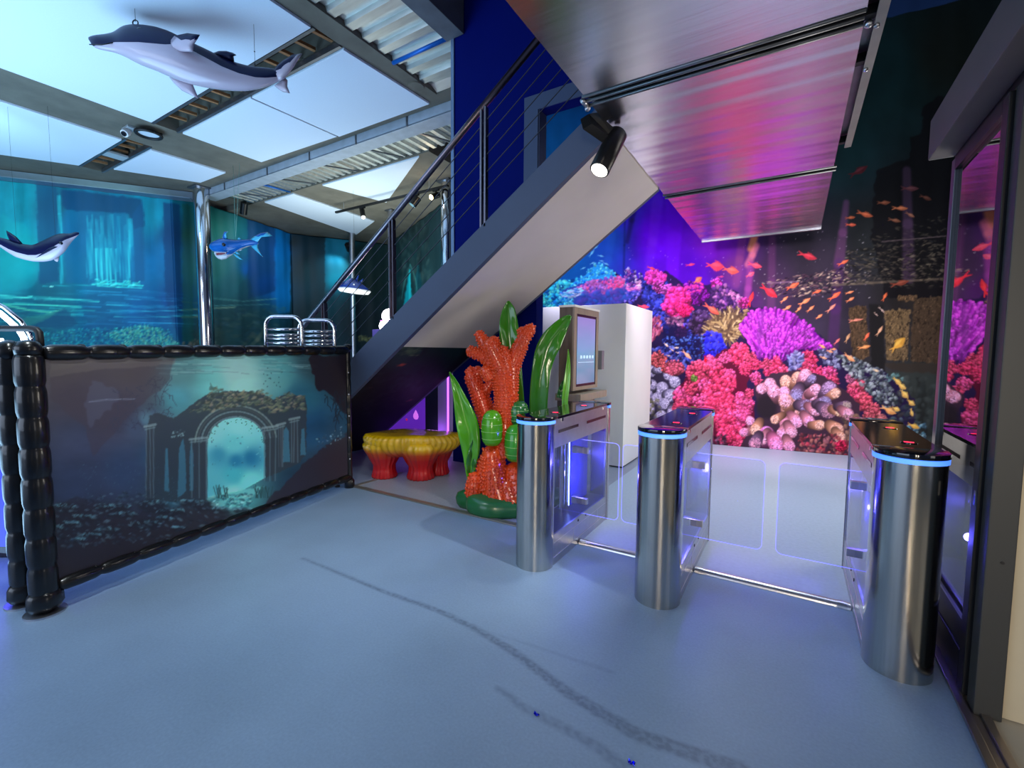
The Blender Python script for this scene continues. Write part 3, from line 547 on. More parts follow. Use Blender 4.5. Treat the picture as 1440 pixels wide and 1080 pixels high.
def art_banner():
    s=Art(50,470,520,850,k=1.7,seed=12)
    s.grad([(100,510,40,(70,64,64)),(180,515,40,(66,62,62)),(110,560,40,(50,46,58)),(160,580,40,(46,46,62)),(110,620,40,(46,54,78)),(100,680,40,(38,50,76)),(170,660,30,(36,52,78)),(190,600,20,(50,64,86)),(205,590,14,(70,108,124)),
        (260,520,24,(70,130,130)),(300,540,30,(84,184,176)),(330,520,30,(130,190,180)),(340,545,24,(140,230,212)),(390,530,28,(66,150,150)),(420,560,25,(30,92,112)),(440,600,25,(20,64,96)),(250,560,20,(60,140,150)),(440,510,25,(34,64,70)),(480,520,20,(22,24,28)),
        (215,640,20,(34,60,86)),(240,690,16,(44,110,130)),(480,600,20,(24,60,86)),(470,660,25,(30,30,38)),(430,680,25,(20,44,60)),(100,740,40,(26,30,40)),(150,780,50,(36,30,36)),(300,740,30,(40,40,46)),(330,700,20,(70,180,175)),(85,800,30,(40,34,38)),(240,770,30,(36,32,36))])
    n=s.noise(26,4,2.2,1); s.a*=(.82+.36*n)[...,None]
    # water surface ripples
    for k in range(70):
        x=230+s.r.rand()*200;y=503+s.r.rand()*22;L=10+30*s.r.rand()
        s.line([(x-L/2,y),(x+L/2,y+1)],.5+.5*s.r.rand(),(130,190,185) if s.r.rand()<.5 else (50,90,96),.35,.7)
    s.poly([(70,520),(130,512),(245,505),(240,530),(210,560),(170,595),(130,640),(120,600),(70,560)],(50,42,52),.55,5,22,6)
    s.poly([(70,505),(250,500),(245,512),(140,520),(70,530)],(92,84,80),.45,2,12,3)
    s.poly([(128,535),(160,545),(168,560),(150,580),(125,600),(118,570)],(72,80,104),.4,5,10,6); s.line([(125,565),(150,562),(190,561)],.8,(120,130,150),.6,1)
    s.poly([(436,500),(497,500),(497,610),(490,590),(470,560),(445,545),(438,520)],(26,18,24),.9,4,9,2)
    for k in range(46):   # hanging roots
        x=155+s.r.rand()*90; y=545+s.r.rand()*60-(x-155)*.25; P=[(x,y)]
        for q in range(4): P.append((P[-1][0]+s.r.randn()*4,P[-1][1]+3+s.r.randn()*3))
        s.line(P,.5,(40,44,60),.6,.6)
    for k in range(26):
        x=455+s.r.rand()*40; y=545+s.r.rand()*40; P=[(x,y)]
        for q in range(4): P.append((P[-1][0]+s.r.randn()*2.5,P[-1][1]+5+s.r.randn()*2))
        s.line(P,.6,(20,30,40),.8,.6)
    s.blob(345,540,45,22,(170,235,215),.35,0,.9)
    # arch light
    s.poly([(292,700),(292,620),(300,600),(315,591),(335,587),(355,592),(368,606),(372,625),(373,672),(340,690)],(60,180,190),1)
    sub=[(300,600,20,(130,230,220)),(335,600,18,(135,245,232)),(330,622,16,(96,216,212)),(332,648,10,(30,120,160)),(352,644,10,(26,110,150)),(330,668,12,(60,190,195)),(350,678,12,(110,235,220)),(300,680,12,(80,190,195)),(330,695,10,(150,245,220)),(308,640,10,(50,150,175))]
    m=s.inside([(292,700),(292,620),(300,600),(315,591),(335,587),(355,592),(368,606),(372,625),(373,672),(340,690)],s.X,s.Y)
    b=s.a.copy(); s.grad(sub); s.a=np.where(m[...,None],s.a,b)
    # ruin mass
    DK=(38,48,54)
    s.poly([(205,690),(206,610),(210,585),(222,580),(245,588),(262,575),(285,558),(300,552),(330,550),(365,552),(385,562),(400,555),(428,556),(432,575),(430,640),(420,652),(374,672),(373,625),(368,603),(352,589),(333,585),(313,590),(297,604),(291,620),(290,700),(280,705),(205,705)],DK,.92,1.5,4,1)
    for P in [[(231,690),(233,630),(236,630),(238,692)],[(250,700),(252,630),(258,616),(261,640),(262,690),(256,696)],[(398,650),(399,605),(402,600),(406,606),(408,650)],[(422,640),(424,604),(428,602),(430,640)],[(267,640),(269,615),(272,640),(272,690),(267,690)]]: s.poly(P,(50,104,124),.85,.6,4,1)
    for r0,c in [(0,(92,120,122)),(4,(54,66,70)),(8,(100,130,130)),(13,(60,72,72)),(17,(110,136,126))]:
        P=[(291-r0,622)]+[(332+math.cos(a)*(41+r0*.95),622-math.sin(a)*(36+r0*.9)) for a in np.linspace(3.1,.15,26)]
        s.line(P,1.1,c,.8,1)
    s.texture([(262,580),(290,560),(300,545),(330,552),(370,548),(385,560),(405,552),(428,556),(430,575),(380,580),(350,570),(300,578)],[(120,130,96),(70,86,72),(150,140,110),(44,56,50),(90,110,84)],380,(.6,1.8),.6,-.3,2.4)
    s.poly([(294,548),(296,538),(302,549)],(60,100,92),.8,1,3,1)
    for x0,x1,y0,y1 in [(270,290,618,700),(372,388,602,676),(206,216,600,700),(392,398,598,656),(410,418,590,650)]:
        for k in range(7):
            x=x0+(x1-x0)*k/6; s.line([(x,y0),(x+s.r.randn()*.5,y1)],.8,(86,112,118) if k%3==0 else (44,50,56),.6,.8)
        s.line([(x0-3,y0),(x1+3,y0-3)],1.6,(130,160,158),.7,.8); s.line([(x0-2,y0+4),(x1+2,y0+1)],1,(100,130,130),.7,.8)
    s.texture([(244,606),(262,604),(258,616),(240,616)],[(120,160,160),(60,80,84)],24,(.5,1.3),.8)
    for k in range(60):
        a=s.r.rand()*3.1; s.blob(332+math.cos(a)*40+s.r.randn()*3,622-math.sin(a)*34+4+s.r.randn()*2,.8,.8,(40,70,70),.8)
    s.speck(40,(296,600,370,670),[(140,240,230),(30,80,100)],(.4,.9),.8)
    for k in range(16): s.blob(382+s.r.randn()*7,532+s.r.randn()*8,1.1,.6,(20,50,56),.8,s.r.rand()*3,.5)
    # seabed, rocks, glints
    s.poly([(430,650),(450,632),(470,618),(497,605),(497,680),(420,715),(370,715),(390,690)],(34,28,36),.85,4,8,4)
    s.texture([(440,620),(480,600),(492,612),(450,634)],[(80,120,140),(120,170,180),(40,60,76)],40,(.5,1.3),.7)
    s.poly([(290,700),(330,690),(372,684),(350,702),(330,722),(300,716)],(110,215,200),.7,3,6,3)
    s.texture([(290,700),(365,690),(350,712),(300,716)],[(150,235,215),(60,150,150),(30,80,90)],110,(.6,1.6),.7,.0,2.5)
    for k in range(26):
        x=[305,312,318,360,366,372,378][k%7]+s.r.randn()*2; s.line([(x,700),(x+s.r.randn()*3,688-6*s.r.rand())],.6,(30,60,60),.8,.6)
    s.poly([(70,715),(110,700),(150,712),(205,720),(250,712),(290,715),(335,718),(330,760),(200,800),(70,830)],(30,26,32),.55,6,14,5)
    for (x,y,w,h) in [(90,712,16,8),(118,727,18,7),(100,735,14,5),(160,712,24,6),(175,722,18,5),(150,745,20,6),(215,708,22,9),(240,718,20,6),(230,728,12,4),(205,735,22,7),(285,708,16,8),(310,716,14,5),(80,742,10,6),(130,752,16,4),(110,758,10,4),(250,742,10,4),(265,705,12,5),(340,716,14,4)]:
        s.blob(x,y+h*.4,w,h,(26,26,32),.8,0,.5)
        for k in range(20):
            t=s.r.rand()*2-1; s.blob(x+t*w,y-h*.6*math.sqrt(1-t*t)+s.r.rand()*h*.6,1.6+1.6*s.r.rand(),.7+.5*s.r.rand(),[(120,190,195),(80,140,150),(60,100,116)][k%3],.55*(.4+.6*s.r.rand()),s.r.randn()*.4,.6)
    s.texture([(75,700),(200,690),(280,705),(335,722),(270,760),(80,770)],[(50,74,90),(30,44,54),(90,130,140),(20,24,30)],420,(.6,1.8),.4,.05,2.5)
    s.speck(160,(110,650,280,715),[(60,100,120),(40,70,90)],(.4,.9),.5)
    s.a[:]=255*np.clip(s.a/255,0,1)**.80
    return s
# ---------------------------------------------------------------- printed fabrics and boards
def print_sheet(name,art,a,b,z0,z1,step,matr,wave=0.,wl=.5,th=.012,parent=None,z0b=None,z1b=None,loc=None):
    """upright printed sheet from a to b (plan), colour per vertex, soft folds, real thickness"""
    a=np.array(a,float);b=np.array(b,float); L=np.linalg.norm(b-a); t=(b-a)/L; nrm=np.array([t[1],-t[0]])
    nu=max(2,int(L/step)); nv=max(2,int((z1-z0)/step))
    U,V=np.meshgrid(np.linspace(0,1,nu+1),np.linspace(0,1,nv+1))
    x=a[0]+(b[0]-a[0])*U; y=a[1]+(b[1]-a[1])*U
    zb=z0+((z0b if z0b is not None else z0)-z0)*U; zt=z1+((z1b if z1b is not None else z1)-z1)*U
    z=zb+(zt-zb)*V
    px,py=prj(np.stack([x.ravel(),y.ravel(),z.ravel()],1))
    Bk=np.stack([x.ravel()-nrm[0]*(th+2.2*wave),y.ravel()-nrm[1]*(th+2.2*wave),z.ravel()],1)
    if wave:
        w=wave*(np.sin(U*L/wl*6.28)+.6*np.sin(U*L/wl*2.9+1.3+V*1.1)+.35*np.sin(U*L/wl*14.+V*2.))*(.5+.5*V)
        x=x+nrm[0]*w; y=y+nrm[1]*w
    C=art.sample(px,py)/255.
    C=np.where(C<=.04045,C/12.92,((C+.055)/1.055)**2.4)
    n=(nu+1)*(nv+1); I=np.arange(n).reshape(nv+1,nu+1)
    F_=np.stack([I[:-1,:-1],I[:-1,1:],I[1:,1:],I[1:,:-1]],-1).reshape(-1,4)
    P=np.stack([x.ravel(),y.ravel(),z.ravel()],1)
    # back: outline only (four corners strip)
    edge=np.concatenate([I[0,:],I[1:,-1],I[-1,-2::-1],I[-2:0:-1,0]])
    m=len(edge); V_=np.concatenate([P,Bk[edge]]); 
    me=D.meshes.new(name)
    if loc is not None: V_=V_-np.array(loc)
    faces=F_.tolist()+[(int(edge[(i+1)%m]),int(edge[i]),n+i,n+(i+1)%m) for i in range(m)]+[tuple(n+i for i in range(m-1,-1,-1))]
    if parent: V_=V_-np.array(origin(parent))
    me.from_pydata(V_.tolist(),[],faces); me.update()
    ca=me.color_attributes.new('print','FLOAT_COLOR','POINT')
    buf=np.ones((len(V_),4),np.float32); buf[:n,:3]=C; buf[n:,:3]=.03
    ca.data.foreach_set('color',buf.ravel()); me.materials.append(matr)
    me.polygons.foreach_set('use_smooth',[True]*len(F_)+[False]*(len(faces)-len(F_)))
    o=D.objects.new(name,me); COL.objects.link(o)
    if loc is not None: o.location=loc
    if parent: o.parent=parent
    return o
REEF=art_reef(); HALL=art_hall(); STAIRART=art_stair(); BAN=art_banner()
# ---------------------------------------------------------------- floor, outside paving
def floor_obj():
    xs=np.unique(np.concatenate([np.linspace(-19,-3.2,24),np.linspace(-3.2,.62,270)])); ys=np.unique(np.concatenate([np.linspace(-6,.5,16),np.linspace(.5,2.9,190),np.linspace(2.9,3.05,3)]))
    X,Y=np.meshgrid(xs,ys); M=np.zeros(X.shape)
    rs=np.random.RandomState(3)
    def strip(pts,w0,w1,al):
        for k in range(len(pts)-1):
            A=onz(*pts[k])[:2];B=onz(*pts[k+1])[:2]; d=B-A; LL=d@d
            t=np.clip(((X-A[0])*d[0]+(Y-A[1])*d[1])/LL,0,1); dist=np.hypot(X-A[0]-t*d[0],Y-A[1]-t*d[1])
            w=w0+(w1-w0)*(k+t)/(len(pts)-1)
            np.maximum(M,np.clip((w-dist)/.012+.5,0,1)*al,out=M)
    strip([(425,785),(470,803),(540,832),(620,860),(670,885),(720,915),(760,945),(800,975),(850,1005),(900,1035),(960,1055),(1040,1082)],.010,.036,1.)
    strip([(700,968),(718,980),(735,995),(790,1022),(840,1050),(880,1082)],.014,.024,.7)
    strip([(690,890),(740,905),(800,925),(860,945)],.006,.012,.3)
    I=np.arange(X.size).reshape(X.shape)
    F_=np.stack([I[:-1,:-1],I[:-1,1:],I[1:,1:],I[1:,:-1]],-1).reshape(-1,4)
    n=X.size; V=np.stack([X.ravel(),Y.ravel(),0*X.ravel()],1)
    me=D.meshes.new('floor'); me.from_pydata(V.tolist(),[],F_.tolist()); me.update()
    ca=me.color_attributes.new('stain','FLOAT_COLOR','POINT'); b=np.ones((n,4),np.float32); b[:,0]=M.ravel(); ca.data.foreach_set('color',b.ravel())
    m=D.materials.new('blue_grey_resin'); m.use_nodes=True; N=m.node_tree.nodes; L=m.node_tree.links; p=N['Principled BSDF']
    tc=N.new('ShaderNodeTexCoord'); t=N.new('ShaderNodeTexNoise'); t.inputs['Scale'].default_value=90; t.inputs['Detail'].default_value=5; L.new(tc.outputs['Object'],t.inputs['Vector'])
    t2=N.new('ShaderNodeTexNoise'); t2.inputs['Scale'].default_value=1.3; t2.inputs['Detail'].default_value=6; L.new(tc.outputs['Object'],t2.inputs['Vector'])
    ad=N.new('ShaderNodeMath'); ad.operation='MULTIPLY_ADD'; ad.inputs[1].default_value=.6; L.new(t.outputs['Fac'],ad.inputs[0]); L.new(t2.outputs['Fac'],ad.inputs[2])
    r=N.new('ShaderNodeMapRange'); r.inputs['From Min'].default_value=.5; r.inputs['From Max'].default_value=1.1; r.inputs['To Min'].default_value=.84; r.inputs['To Max'].default_value=1.16; L.new(ad.outputs[0],r.inputs['Value'])
    x=N.new('ShaderNodeVectorMath'); x.operation='SCALE'; x.inputs[0].default_value=lin((124,147,174)); L.new(r.outputs[0],x.inputs['Scale'])
    a=N.new('ShaderNodeVertexColor'); a.layer_name='stain'; sep=N.new('ShaderNodeSeparateColor'); L.new(a.outputs['Color'],sep.inputs[0])
    n3=N.new('ShaderNodeTexNoise'); n3.inputs['Scale'].default_value=45; L.new(tc.outputs['Object'],n3.inputs['Vector'])
    r3=N.new('ShaderNodeMapRange'); r3.inputs['From Min'].default_value=.35; r3.inputs['From Max'].default_value=.6; r3.inputs['To Min'].default_value=.25; r3.inputs['To Max'].default_value=.6; L.new(n3.outputs['Fac'],r3.inputs['Value'])
    mu=N.new('ShaderNodeMath'); mu.operation='MULTIPLY'; L.new(sep.outputs[0],mu.inputs[0]); L.new(r3.outputs[0],mu.inputs[1])
    mx=N.new('ShaderNodeMix'); mx.data_type='RGBA'; L.new(mu.outputs[0],mx.inputs[0]); L.new(x.outputs[0],mx.inputs[6]); mx.inputs[7].default_value=lin((64,78,100))+(1,); L.new(mx.outputs[2],p.inputs['Base Color'])
    p.inputs['Roughness'].default_value=.42; p.inputs['Specular IOR Level'].default_value=.4
    bu=N.new('ShaderNodeBump'); bu.inputs['Strength'].default_value=.08; bu.inputs['Distance'].default_value=.004; L.new(t.outputs['Fac'],bu.inputs['Height']); L.new(bu.outputs['Normal'],p.inputs['Normal'])
    me.materials.append(m); o=D.objects.new('floor',me); COL.objects.link(o); return struct(o),m
FLOOR,RESIN=floor_obj()
GREYRES=mat('grey_resin',(138,144,158),.42,noise=.08,nscale=50,spec=.4); PALERES=mat('pale_resin',(164,178,192),.42,noise=.06,nscale=40,spec=.4)
b=MB(); b.box((-19,3.05,-.06),(-1.6,13,0)); struct(b.build('floor',GREYRES))
b=MB(); b.box((-1.6,3.05,-.06),(3,9,0)); struct(b.build('floor',PALERES))
b=MB(); b.box((.70,-6,-.06),(4,3.05,-.002)); struct(b.build('floor',mat('beige_tile',(176,166,146),.5,noise=.06,nscale=6)))
b=MB(); b.box((1.02,-6,-.002),(1.026,2.4,.0005)); b.box((.72,1.6,-.002),(4,1.606,.0005)); struct(b.build('trim_1',mat('tile_joint',(96,90,80),.8)))
b=MB(); b.box((-3.84,3.045,0),(-1.52,3.10,.012)); b.box((-3.83,3.10,0),(-3.79,3.75,.008)); struct(b.build('trim_2',mat('threshold_strip',(140,136,130),.35,.6),bevel=.003))
b=MB(); b.box((.615,-3,-.03),(.645,3.3,.014)); b.box((.675,-3,-.03),(.705,3.3,.014)); b.box((.645,-3,-.03),(.675,3.3,.002)); struct(b.build('trim_3',mat('track_steel',(150,140,132),.3,.9),bevel=.003))
# ---------------------------------------------------------------- hall ceiling
ZC=5.2  # hall ceiling, decks and walls scaled up about the camera, baked into these constants
C=MB()
C.box((-19,3.952,ZC),(-4.674,5.605,ZC+.4)); C.box((-19,-8,ZC),(-4.674,3.534,ZC+.4)); C.box((-19,3.534,ZC),(-12.825,3.952,ZC+.4)); C.box((-4.978,3.534,ZC),(-4.674,3.952,ZC+.4)); C.box((-10.45,3.534,ZC),(-9.348,3.952,ZC+.4))
C.box((-19,6.764,ZC),(-6.08,13,ZC+.4)); C.box((-4.674,5.377,ZC),(-3.7,5.605,ZC+.4)); C.box((-19,5.605,ZC+.14),(-3.7,6.764,ZC+.4)); C.box((-4.674,-8,ZC+.14),(-3.74,5.377,ZC+.4))
struct(C.build('ceiling',CONC))
b=MB(); b.box((-3.74,-6,ZC-.06),(-3.48,4.49,ZC+.7)); struct(b.build('trim_4',mat('dark_beam',(96,98,106),.7,noise=.15,nscale=5),bevel=.006))
b=MB(); b.box((-12.825,3.534,ZC+.36),(-4.978,3.952,ZC+.5)); struct(b.build('ceiling',DARKVOID))
t=thing('ceiling_slot',(-8.74,3.743,ZC),'dark open slot with bare wooden laths between the white ceiling panels','ceiling slot')
for k in range(22):
    x=-12.54+k*0.351
    if -10.45<x<-9.348: continue
    b=MB(); b.beam((x,3.572,ZC+.09),(x+.05,3.914,ZC+.10),.05,.04); b.build('lath',RAWWOOD,t)
for y in (3.557,3.929):
    for x0,x1 in ((-12.825,-10.45),(-9.348,-4.978)): b=MB(); b.box((x0,y-.02,ZC-.02),(x1,y+.02,ZC+.05)); b.build('edge_rail',DARKSTEEL,t)
b=MB(); b.box((-11.685,3.534,ZC-.018),(-11.4,3.952,ZC+.02)); b.build('bridge_plate',mat('pale_plate',(180,190,195),.5,.3),t)
def panel(poly,label):
    poly=[(x,y,ZC-.035) for x,y in poly]; cx=sum(p[0] for p in poly)/len(poly); cy=sum(p[1] for p in poly)/len(poly)
    b=MB(); b.prism(poly,(0,0,.035)); o=b.build('ceiling_panel',WHITEPANEL,bevel=.006,loc=(cx,cy,ZC)); return tag(o,label,'ceiling panel','white acoustic panels on the hall ceiling')
panel([(-9.272,-5),(-4.978,-5),(-4.978,3.515),(-9.272,3.515)],'large white ceiling panel above the big hanging dolphin')
panel([(-9.272,3.971),(-7.106,3.971),(-7.03,5.434),(-9.272,5.358)],'white ceiling panel beside the ring lamp, left one of the pair beyond the slot')
panel([(-7.068,3.971),(-4.978,3.971),(-4.902,5.472),(-6.992,5.453)],'white ceiling panel beside the blue wall, right one of the pair beyond the slot')
panel([(-14.44,0.38),(-10.507,-1.14),(-10.507,3.515),(-12.711,3.515),(-13.357,2.527)],'white ceiling panel at the left picture edge above the small dolphin')
panel([(-12.35,3.971),(-10.545,3.971),(-10.488,5.282),(-11.59,5.282)],'small tapering white ceiling panel next to the large steel column head')
panel([(-11.685,6.802),(-10.45,6.802),(-10.564,9.405),(-12.274,10.165)],'long narrow white ceiling panel above the shark at the back')
panel([(-9.348,6.802),(-6.365,6.802),(-8.987,8.398)],'triangular white ceiling panel above the black track lights')
# steel channel and corrugated decks
b=MB(); b.box((-12.255,5.614,ZC-.15),(-3.7,5.643,ZC+.14)); b.box((-12.255,5.614,ZC-.16),(-3.7,5.909,ZC-.14)); b.box((-12.255,5.89,ZC-.15),(-3.7,5.909,ZC+.14))
o=b.build('trim_5',mat('primed_channel',(168,178,190),.5,.3,noise=.1,nscale=6)); struct(o)
t=thing('ceiling_bracket_row',(-7.98,5.7,ZC),'row of small dark angle brackets along the ceiling channel','bracket')
for x in (-11.21,-9.5,-8.075,-6.745,-5.51,-4.465):
    b=MB(); b.beam((x,5.609,ZC-.16),(x,5.609,ZC),.03,.02,up=(0,1,0)); q=b.build('bracket',DARKSTEEL,t); b=MB(); b.beam((x,5.89,ZC-.15),(x+.1,6.65,ZC-.03),.04,.02); b.build('brace',DARKSTEEL,q)
def deck(name,x0,x1,y0,y1,z,along,label,pitch=.14,h=.035):
    b=MB(); lo,hi=(y0,y1) if along=='x' else (x0,x1)
    n=int((hi-lo)/pitch); prof=[]
    for k in range(n):
        q=lo+k*pitch
        prof+= [(q,0),(q+pitch*.42,0),(q+pitch*.5,h),(q+pitch*.92,h)]
    prof.append((hi,0))
    v=[];f=[]
    for q,dz in prof:
        if along=='x': v+=[(x0,q,z+dz),(x1,q,z+dz)]
        else: v+=[(q,y0,z+dz),(q,y1,z+dz)]
    m=len(v); v+=[(p[0],p[1],p[2]+.004) for p in v]
    for i in range(len(prof)-1): f.append((2*i,2*i+1,2*i+3,2*i+2)); f.append((m+2*i,m+2*i+2,m+2*i+3,m+2*i+1)); f.append((2*i,2*i+2,m+2*i+2,m+2*i)); f.append((2*i+1,m+2*i+1,m+2*i+3,2*i+3))
    b.add(v,f); return tag(b.build(name,GALV,loc=((x0+x1)/2,(y0+y1)/2,z)),label,'metal deck','corrugated metal decks of the ceiling')
deck('corrugated_deck',-4.665,-3.745,-5,5.367,ZC+.02,'x','corrugated galvanised ceiling deck beside the blue wall at the top of the picture',.25,.05)
deck('corrugated_deck',-12.16,-3.72,5.918,6.755,ZC+.02,'y','long strip of corrugated galvanised deck running from the steel column to the stairs',.2,.05)
b=MB(); b.tube([(-4.665,4.503,ZC-.01),(-3.75,4.503,ZC-.01)],.026); tag(b.build('conduit',mat('blue_pipe',(20,100,190),.35,.3),smooth=True),'thin blue pipe across the corrugated deck beside the blue wall','pipe','blue pipes on the ceiling')
b=MB(); b.tube([(-10.564,5.947,ZC-.01),(-10.45,6.726,ZC-.01)],.018); tag(b.build('conduit',mat('blue_pipe',()),smooth=True),'short blue pipe across the corrugated strip above the shark','pipe','blue pipes on the ceiling')
# ---------------------------------------------------------------- hall walls and murals
HP=mat_print('hall_fabric_print',.6,.25,1.)
def wallseg(name,a,b,z1,off=.03):
    a=np.array(a);b_=np.array(b); t=(b_-a)/np.linalg.norm(b_-a); n=np.array([-t[1],t[0]])
    m=MB(); q=[a+n*off,b_+n*off,b_+n*(off+.15),a+n*(off+.15)]; m.prism([(p[0],p[1],-.05) for p in q],(0,0,z1+.05)); return struct(m.build(name,WALLDARK))
W=[(-18.2,-2.1),(-12.92,5.225),(-13.49,6.175),(-14.022,9.006),(-13.604,9.918),(-12.407,11.647),(-6.764,8.626)]
wallseg('wall_left',W[0],W[1],ZC,.10); wallseg('wall_left',W[1],W[3],ZC,.12); wallseg('wall_back',W[3],W[5],ZC,.12); wallseg('wall_back',W[5],W[6],ZC,.12)
tag(print_sheet('printed_mural',HALL,W[0],W[1],.02,5.02,.03,HP,.02,.9),'bright cyan printed mural of a sunken temple behind the small dolphin','mural','underwater murals of the hall')
tag(print_sheet('printed_mural',HALL,W[1],W[3],.02,ZC-.03,.03,HP,.02,.8),'green and blue printed mural behind the shark, right of the large steel column','mural','underwater murals of the hall')
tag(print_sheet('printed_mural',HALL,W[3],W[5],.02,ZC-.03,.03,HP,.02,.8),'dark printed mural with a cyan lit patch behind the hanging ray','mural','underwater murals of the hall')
tag(print_sheet('printed_mural',HALL,W[5],W[6],.02,ZC-.03,.03,HP,.010,.8),'dark mural with a small glowing cyan arch, seen between the stair rail cables','mural','underwater murals of the hall')
b=MB(); b.beam((-18.2,-2.24,ZC-.10),(-12.578,5.567,ZC-.10),.18,.17); b.beam((-18.1,-2.24,ZC-.19),(-12.54,5.51,ZC-.19),.30,.02); struct(b.build('trim_6',mat('pale_channel',(128,142,162),.35,.6,noise=.08,nscale=4)))
# steel columns
def column(px,py,r,label,base=None):
    p=onz(px,py,ZC) if base is None else base
    t=thing('steel_column',(p[0],p[1],0),label,'column','round steel columns of the hall')
    b=MB(); b.tube([(p[0],p[1],0),(p[0],p[1],ZC)],r,28); b.build('shaft',CHROME if r>.13 else STEELF,t,smooth=True,angle=.9)
    b=MB(); b.lathe([(r*1.9,0),(r*1.9,.012)],(p[0],p[1],0)); b.build('base_plate',DARKSTEEL,t)
    b=MB(); b.box((p[0]-r*1.3,p[1]-r*1.3,ZC-.03),(p[0]+r*1.3,p[1]+r*1.3,ZC)); b.build('head_plate',DARKSTEEL,t)
column(283,264,.16,'large shiny steel column standing left of the shark')
column(497,300,.09,'thin steel column behind the hanging ray',base=dep(495,340,14.9))
column(551,300,.10,'thin steel column behind the stair rail post, beside the small arch print',base=dep(551,340,12.6))
column(629,255,.14,'steel column with a blue sheen just left of the blue wall')
# ---------------------------------------------------------------- blue wall with its framed opening
b=MB(); b.box((-3.66,4.5,0),(-2.47,4.66,7.6)); b.box((-2.47,4.5,4.02),(.4,4.66,7.6)); struct(b.build('wall_blue',BLUEWALL))
b=MB(); b.box((-2.64,4.485,2.3),(-2.468,4.5,4.18)); b.box((-2.468,4.485,4.02),(.4,4.5,4.18)); b.box((-2.47,4.5,2.3),(-2.455,4.66,4.02)); struct(b.build('trim_7',GREYFRAME))
b=MB(); b.box((-3.675,4.485,2.2),(-3.63,4.66,7.6)); struct(b.build('trim_8',mat('wall_edge_bead',(110,130,160),.4,.4)))
# ---------------------------------------------------------------- reef mural wall
RP=mat_print('reef_fabric_print',.7,.08,1.)
ra=(-4.6,7.113);rb=(2.2,7.953)
tag(print_sheet('reef_mural',REEF,ra,rb,.0,6.4,.0105,RP,.010,.55),'huge printed coral reef mural with orange fish covering the far right wall','mural')
wallseg('wall_back',(-4.6,7.15),(2.2,7.99),6.6,.06); wallseg('wall_back',W[6],(-4.62,7.15),6.6,.06)
b=MB(); b.box((2.25,2.6,0),(2.4,8.1,6.5)); struct(b.build('wall_right',mat('dark_lobby_wall',(40,40,42),.8)))
# ---------------------------------------------------------------- staircase
YN,YF=3.10,4.37
zt=lambda x:1.35+.679*(x+3.78)
zl=lambda x:1.62+.721*(x+2.88)
t=thing('staircase',(-3.4,3.7,0),'slate grey staircase rising to the right from the padded barrier to the metal landing','staircase')
b=MB(); b.prism([(-5.75,YN-.03,0),(-5.13,YN-.03,0),(-1.12,YN-.03,zl(-1.12)),(-1.12,YN-.03,zt(-1.12))],(0,.05,0)); o=b.build('stringer',STAIRSIDE,t,bevel=.004); 
b=MB(); b.prism([(-5.75,YF-.05,0),(-5.13,YF-.05,0),(-1.12,YF-.05,zl(-1.12)),(-1.12,YF-.05,zt(-1.12))],(0,.05,0)); b.build('stringer',STAIRSIDE,t,bevel=.004)
xs=-3.13
b=MB(); b.prism([(xs,YN+.02,zl(xs)),(-1.12,YN+.02,zl(-1.12)),(-1.12,YN+.02,zl(-1.12)+.04),(xs,YN+.02,zl(xs)+.04)],(0,YF-YN-.07,0)); o=b.build('soffit_board',SOFFITW,t); o['label']='off-white sloping underside board'
n=17
for k in range(n):
    x=-5.35+k*.245; z=zl(x)+.30
    b=MB(); b.box((x,YN+.02,z-.03),(x+.27,YF-.05,z)); b.build('tread',GREYRES,t,bevel=.004)
def quad_sheet(name,art,p00,p10,p11,p01,step,matr,parent,th=.01):
    p00,p10,p11,p01=[np.array(p,float) for p in (p00,p10,p11,p01)]
    nu=int(np.linalg.norm(p10-p00)/step);nv=int(np.linalg.norm(p01-p00)/step)
    U,V=np.meshgrid(np.linspace(0,1,nu+1),np.linspace(0,1,nv+1)); U=U.reshape(-1,1);V=V.reshape(-1,1)
    P=p00*(1-U)*(1-V)+p10*U*(1-V)+p11*U*V+p01*(1-U)*V
    px,py=prj(P); C=art.sample(px,py)/255.; C=np.where(C<=.04045,C/12.92,((C+.055)/1.055)**2.4)
    nn=np.cross(p10-p00,p01-p00); nn/=np.linalg.norm(nn)
    I=np.arange(len(P)).reshape(nv+1,nu+1); fs=np.stack([I[:-1,:-1],I[:-1,1:],I[1:,1:],I[1:,:-1]],-1).reshape(-1,4)
    e=np.concatenate([I[0,:],I[1:,-1],I[-1,-2::-1],I[-2:0:-1,0]]); m=len(e); n=len(P)
    VV=np.concatenate([P,P[e]+nn*th]); og=np.array(origin(parent)) if parent else 0
    faces=fs.tolist()+[(int(e[(i+1)%m]),int(e[i]),n+i,n+(i+1)%m) for i in range(m)]+[tuple(n+i for i in range(m-1,-1,-1))]
    me=D.meshes.new(name); me.from_pydata((VV-og).tolist(),[],faces); me.update()
    ca=me.color_attributes.new('print','FLOAT_COLOR','POINT'); bf=np.ones((len(VV),4),np.float32); bf[:n,:3]=C; bf[n:,:3]=.02; ca.data.foreach_set('color',bf.ravel())
    me.materials.append(matr); o=D.objects.new(name,me); COL.objects.link(o)
    if parent: o.parent=parent
    return o
SP=mat_print('stair_print',.6,.2,1.)
o=quad_sheet('printed_underside',STAIRART,(-5.10,YN+.02,zl(-5.10)),(xs,YN+.02,zl(xs)),(xs,YF-.05,zl(xs)),(-5.10,YF-.05,zl(-5.10)),.02,SP,t); o['label']='dark sea print covering the low end of the underside'
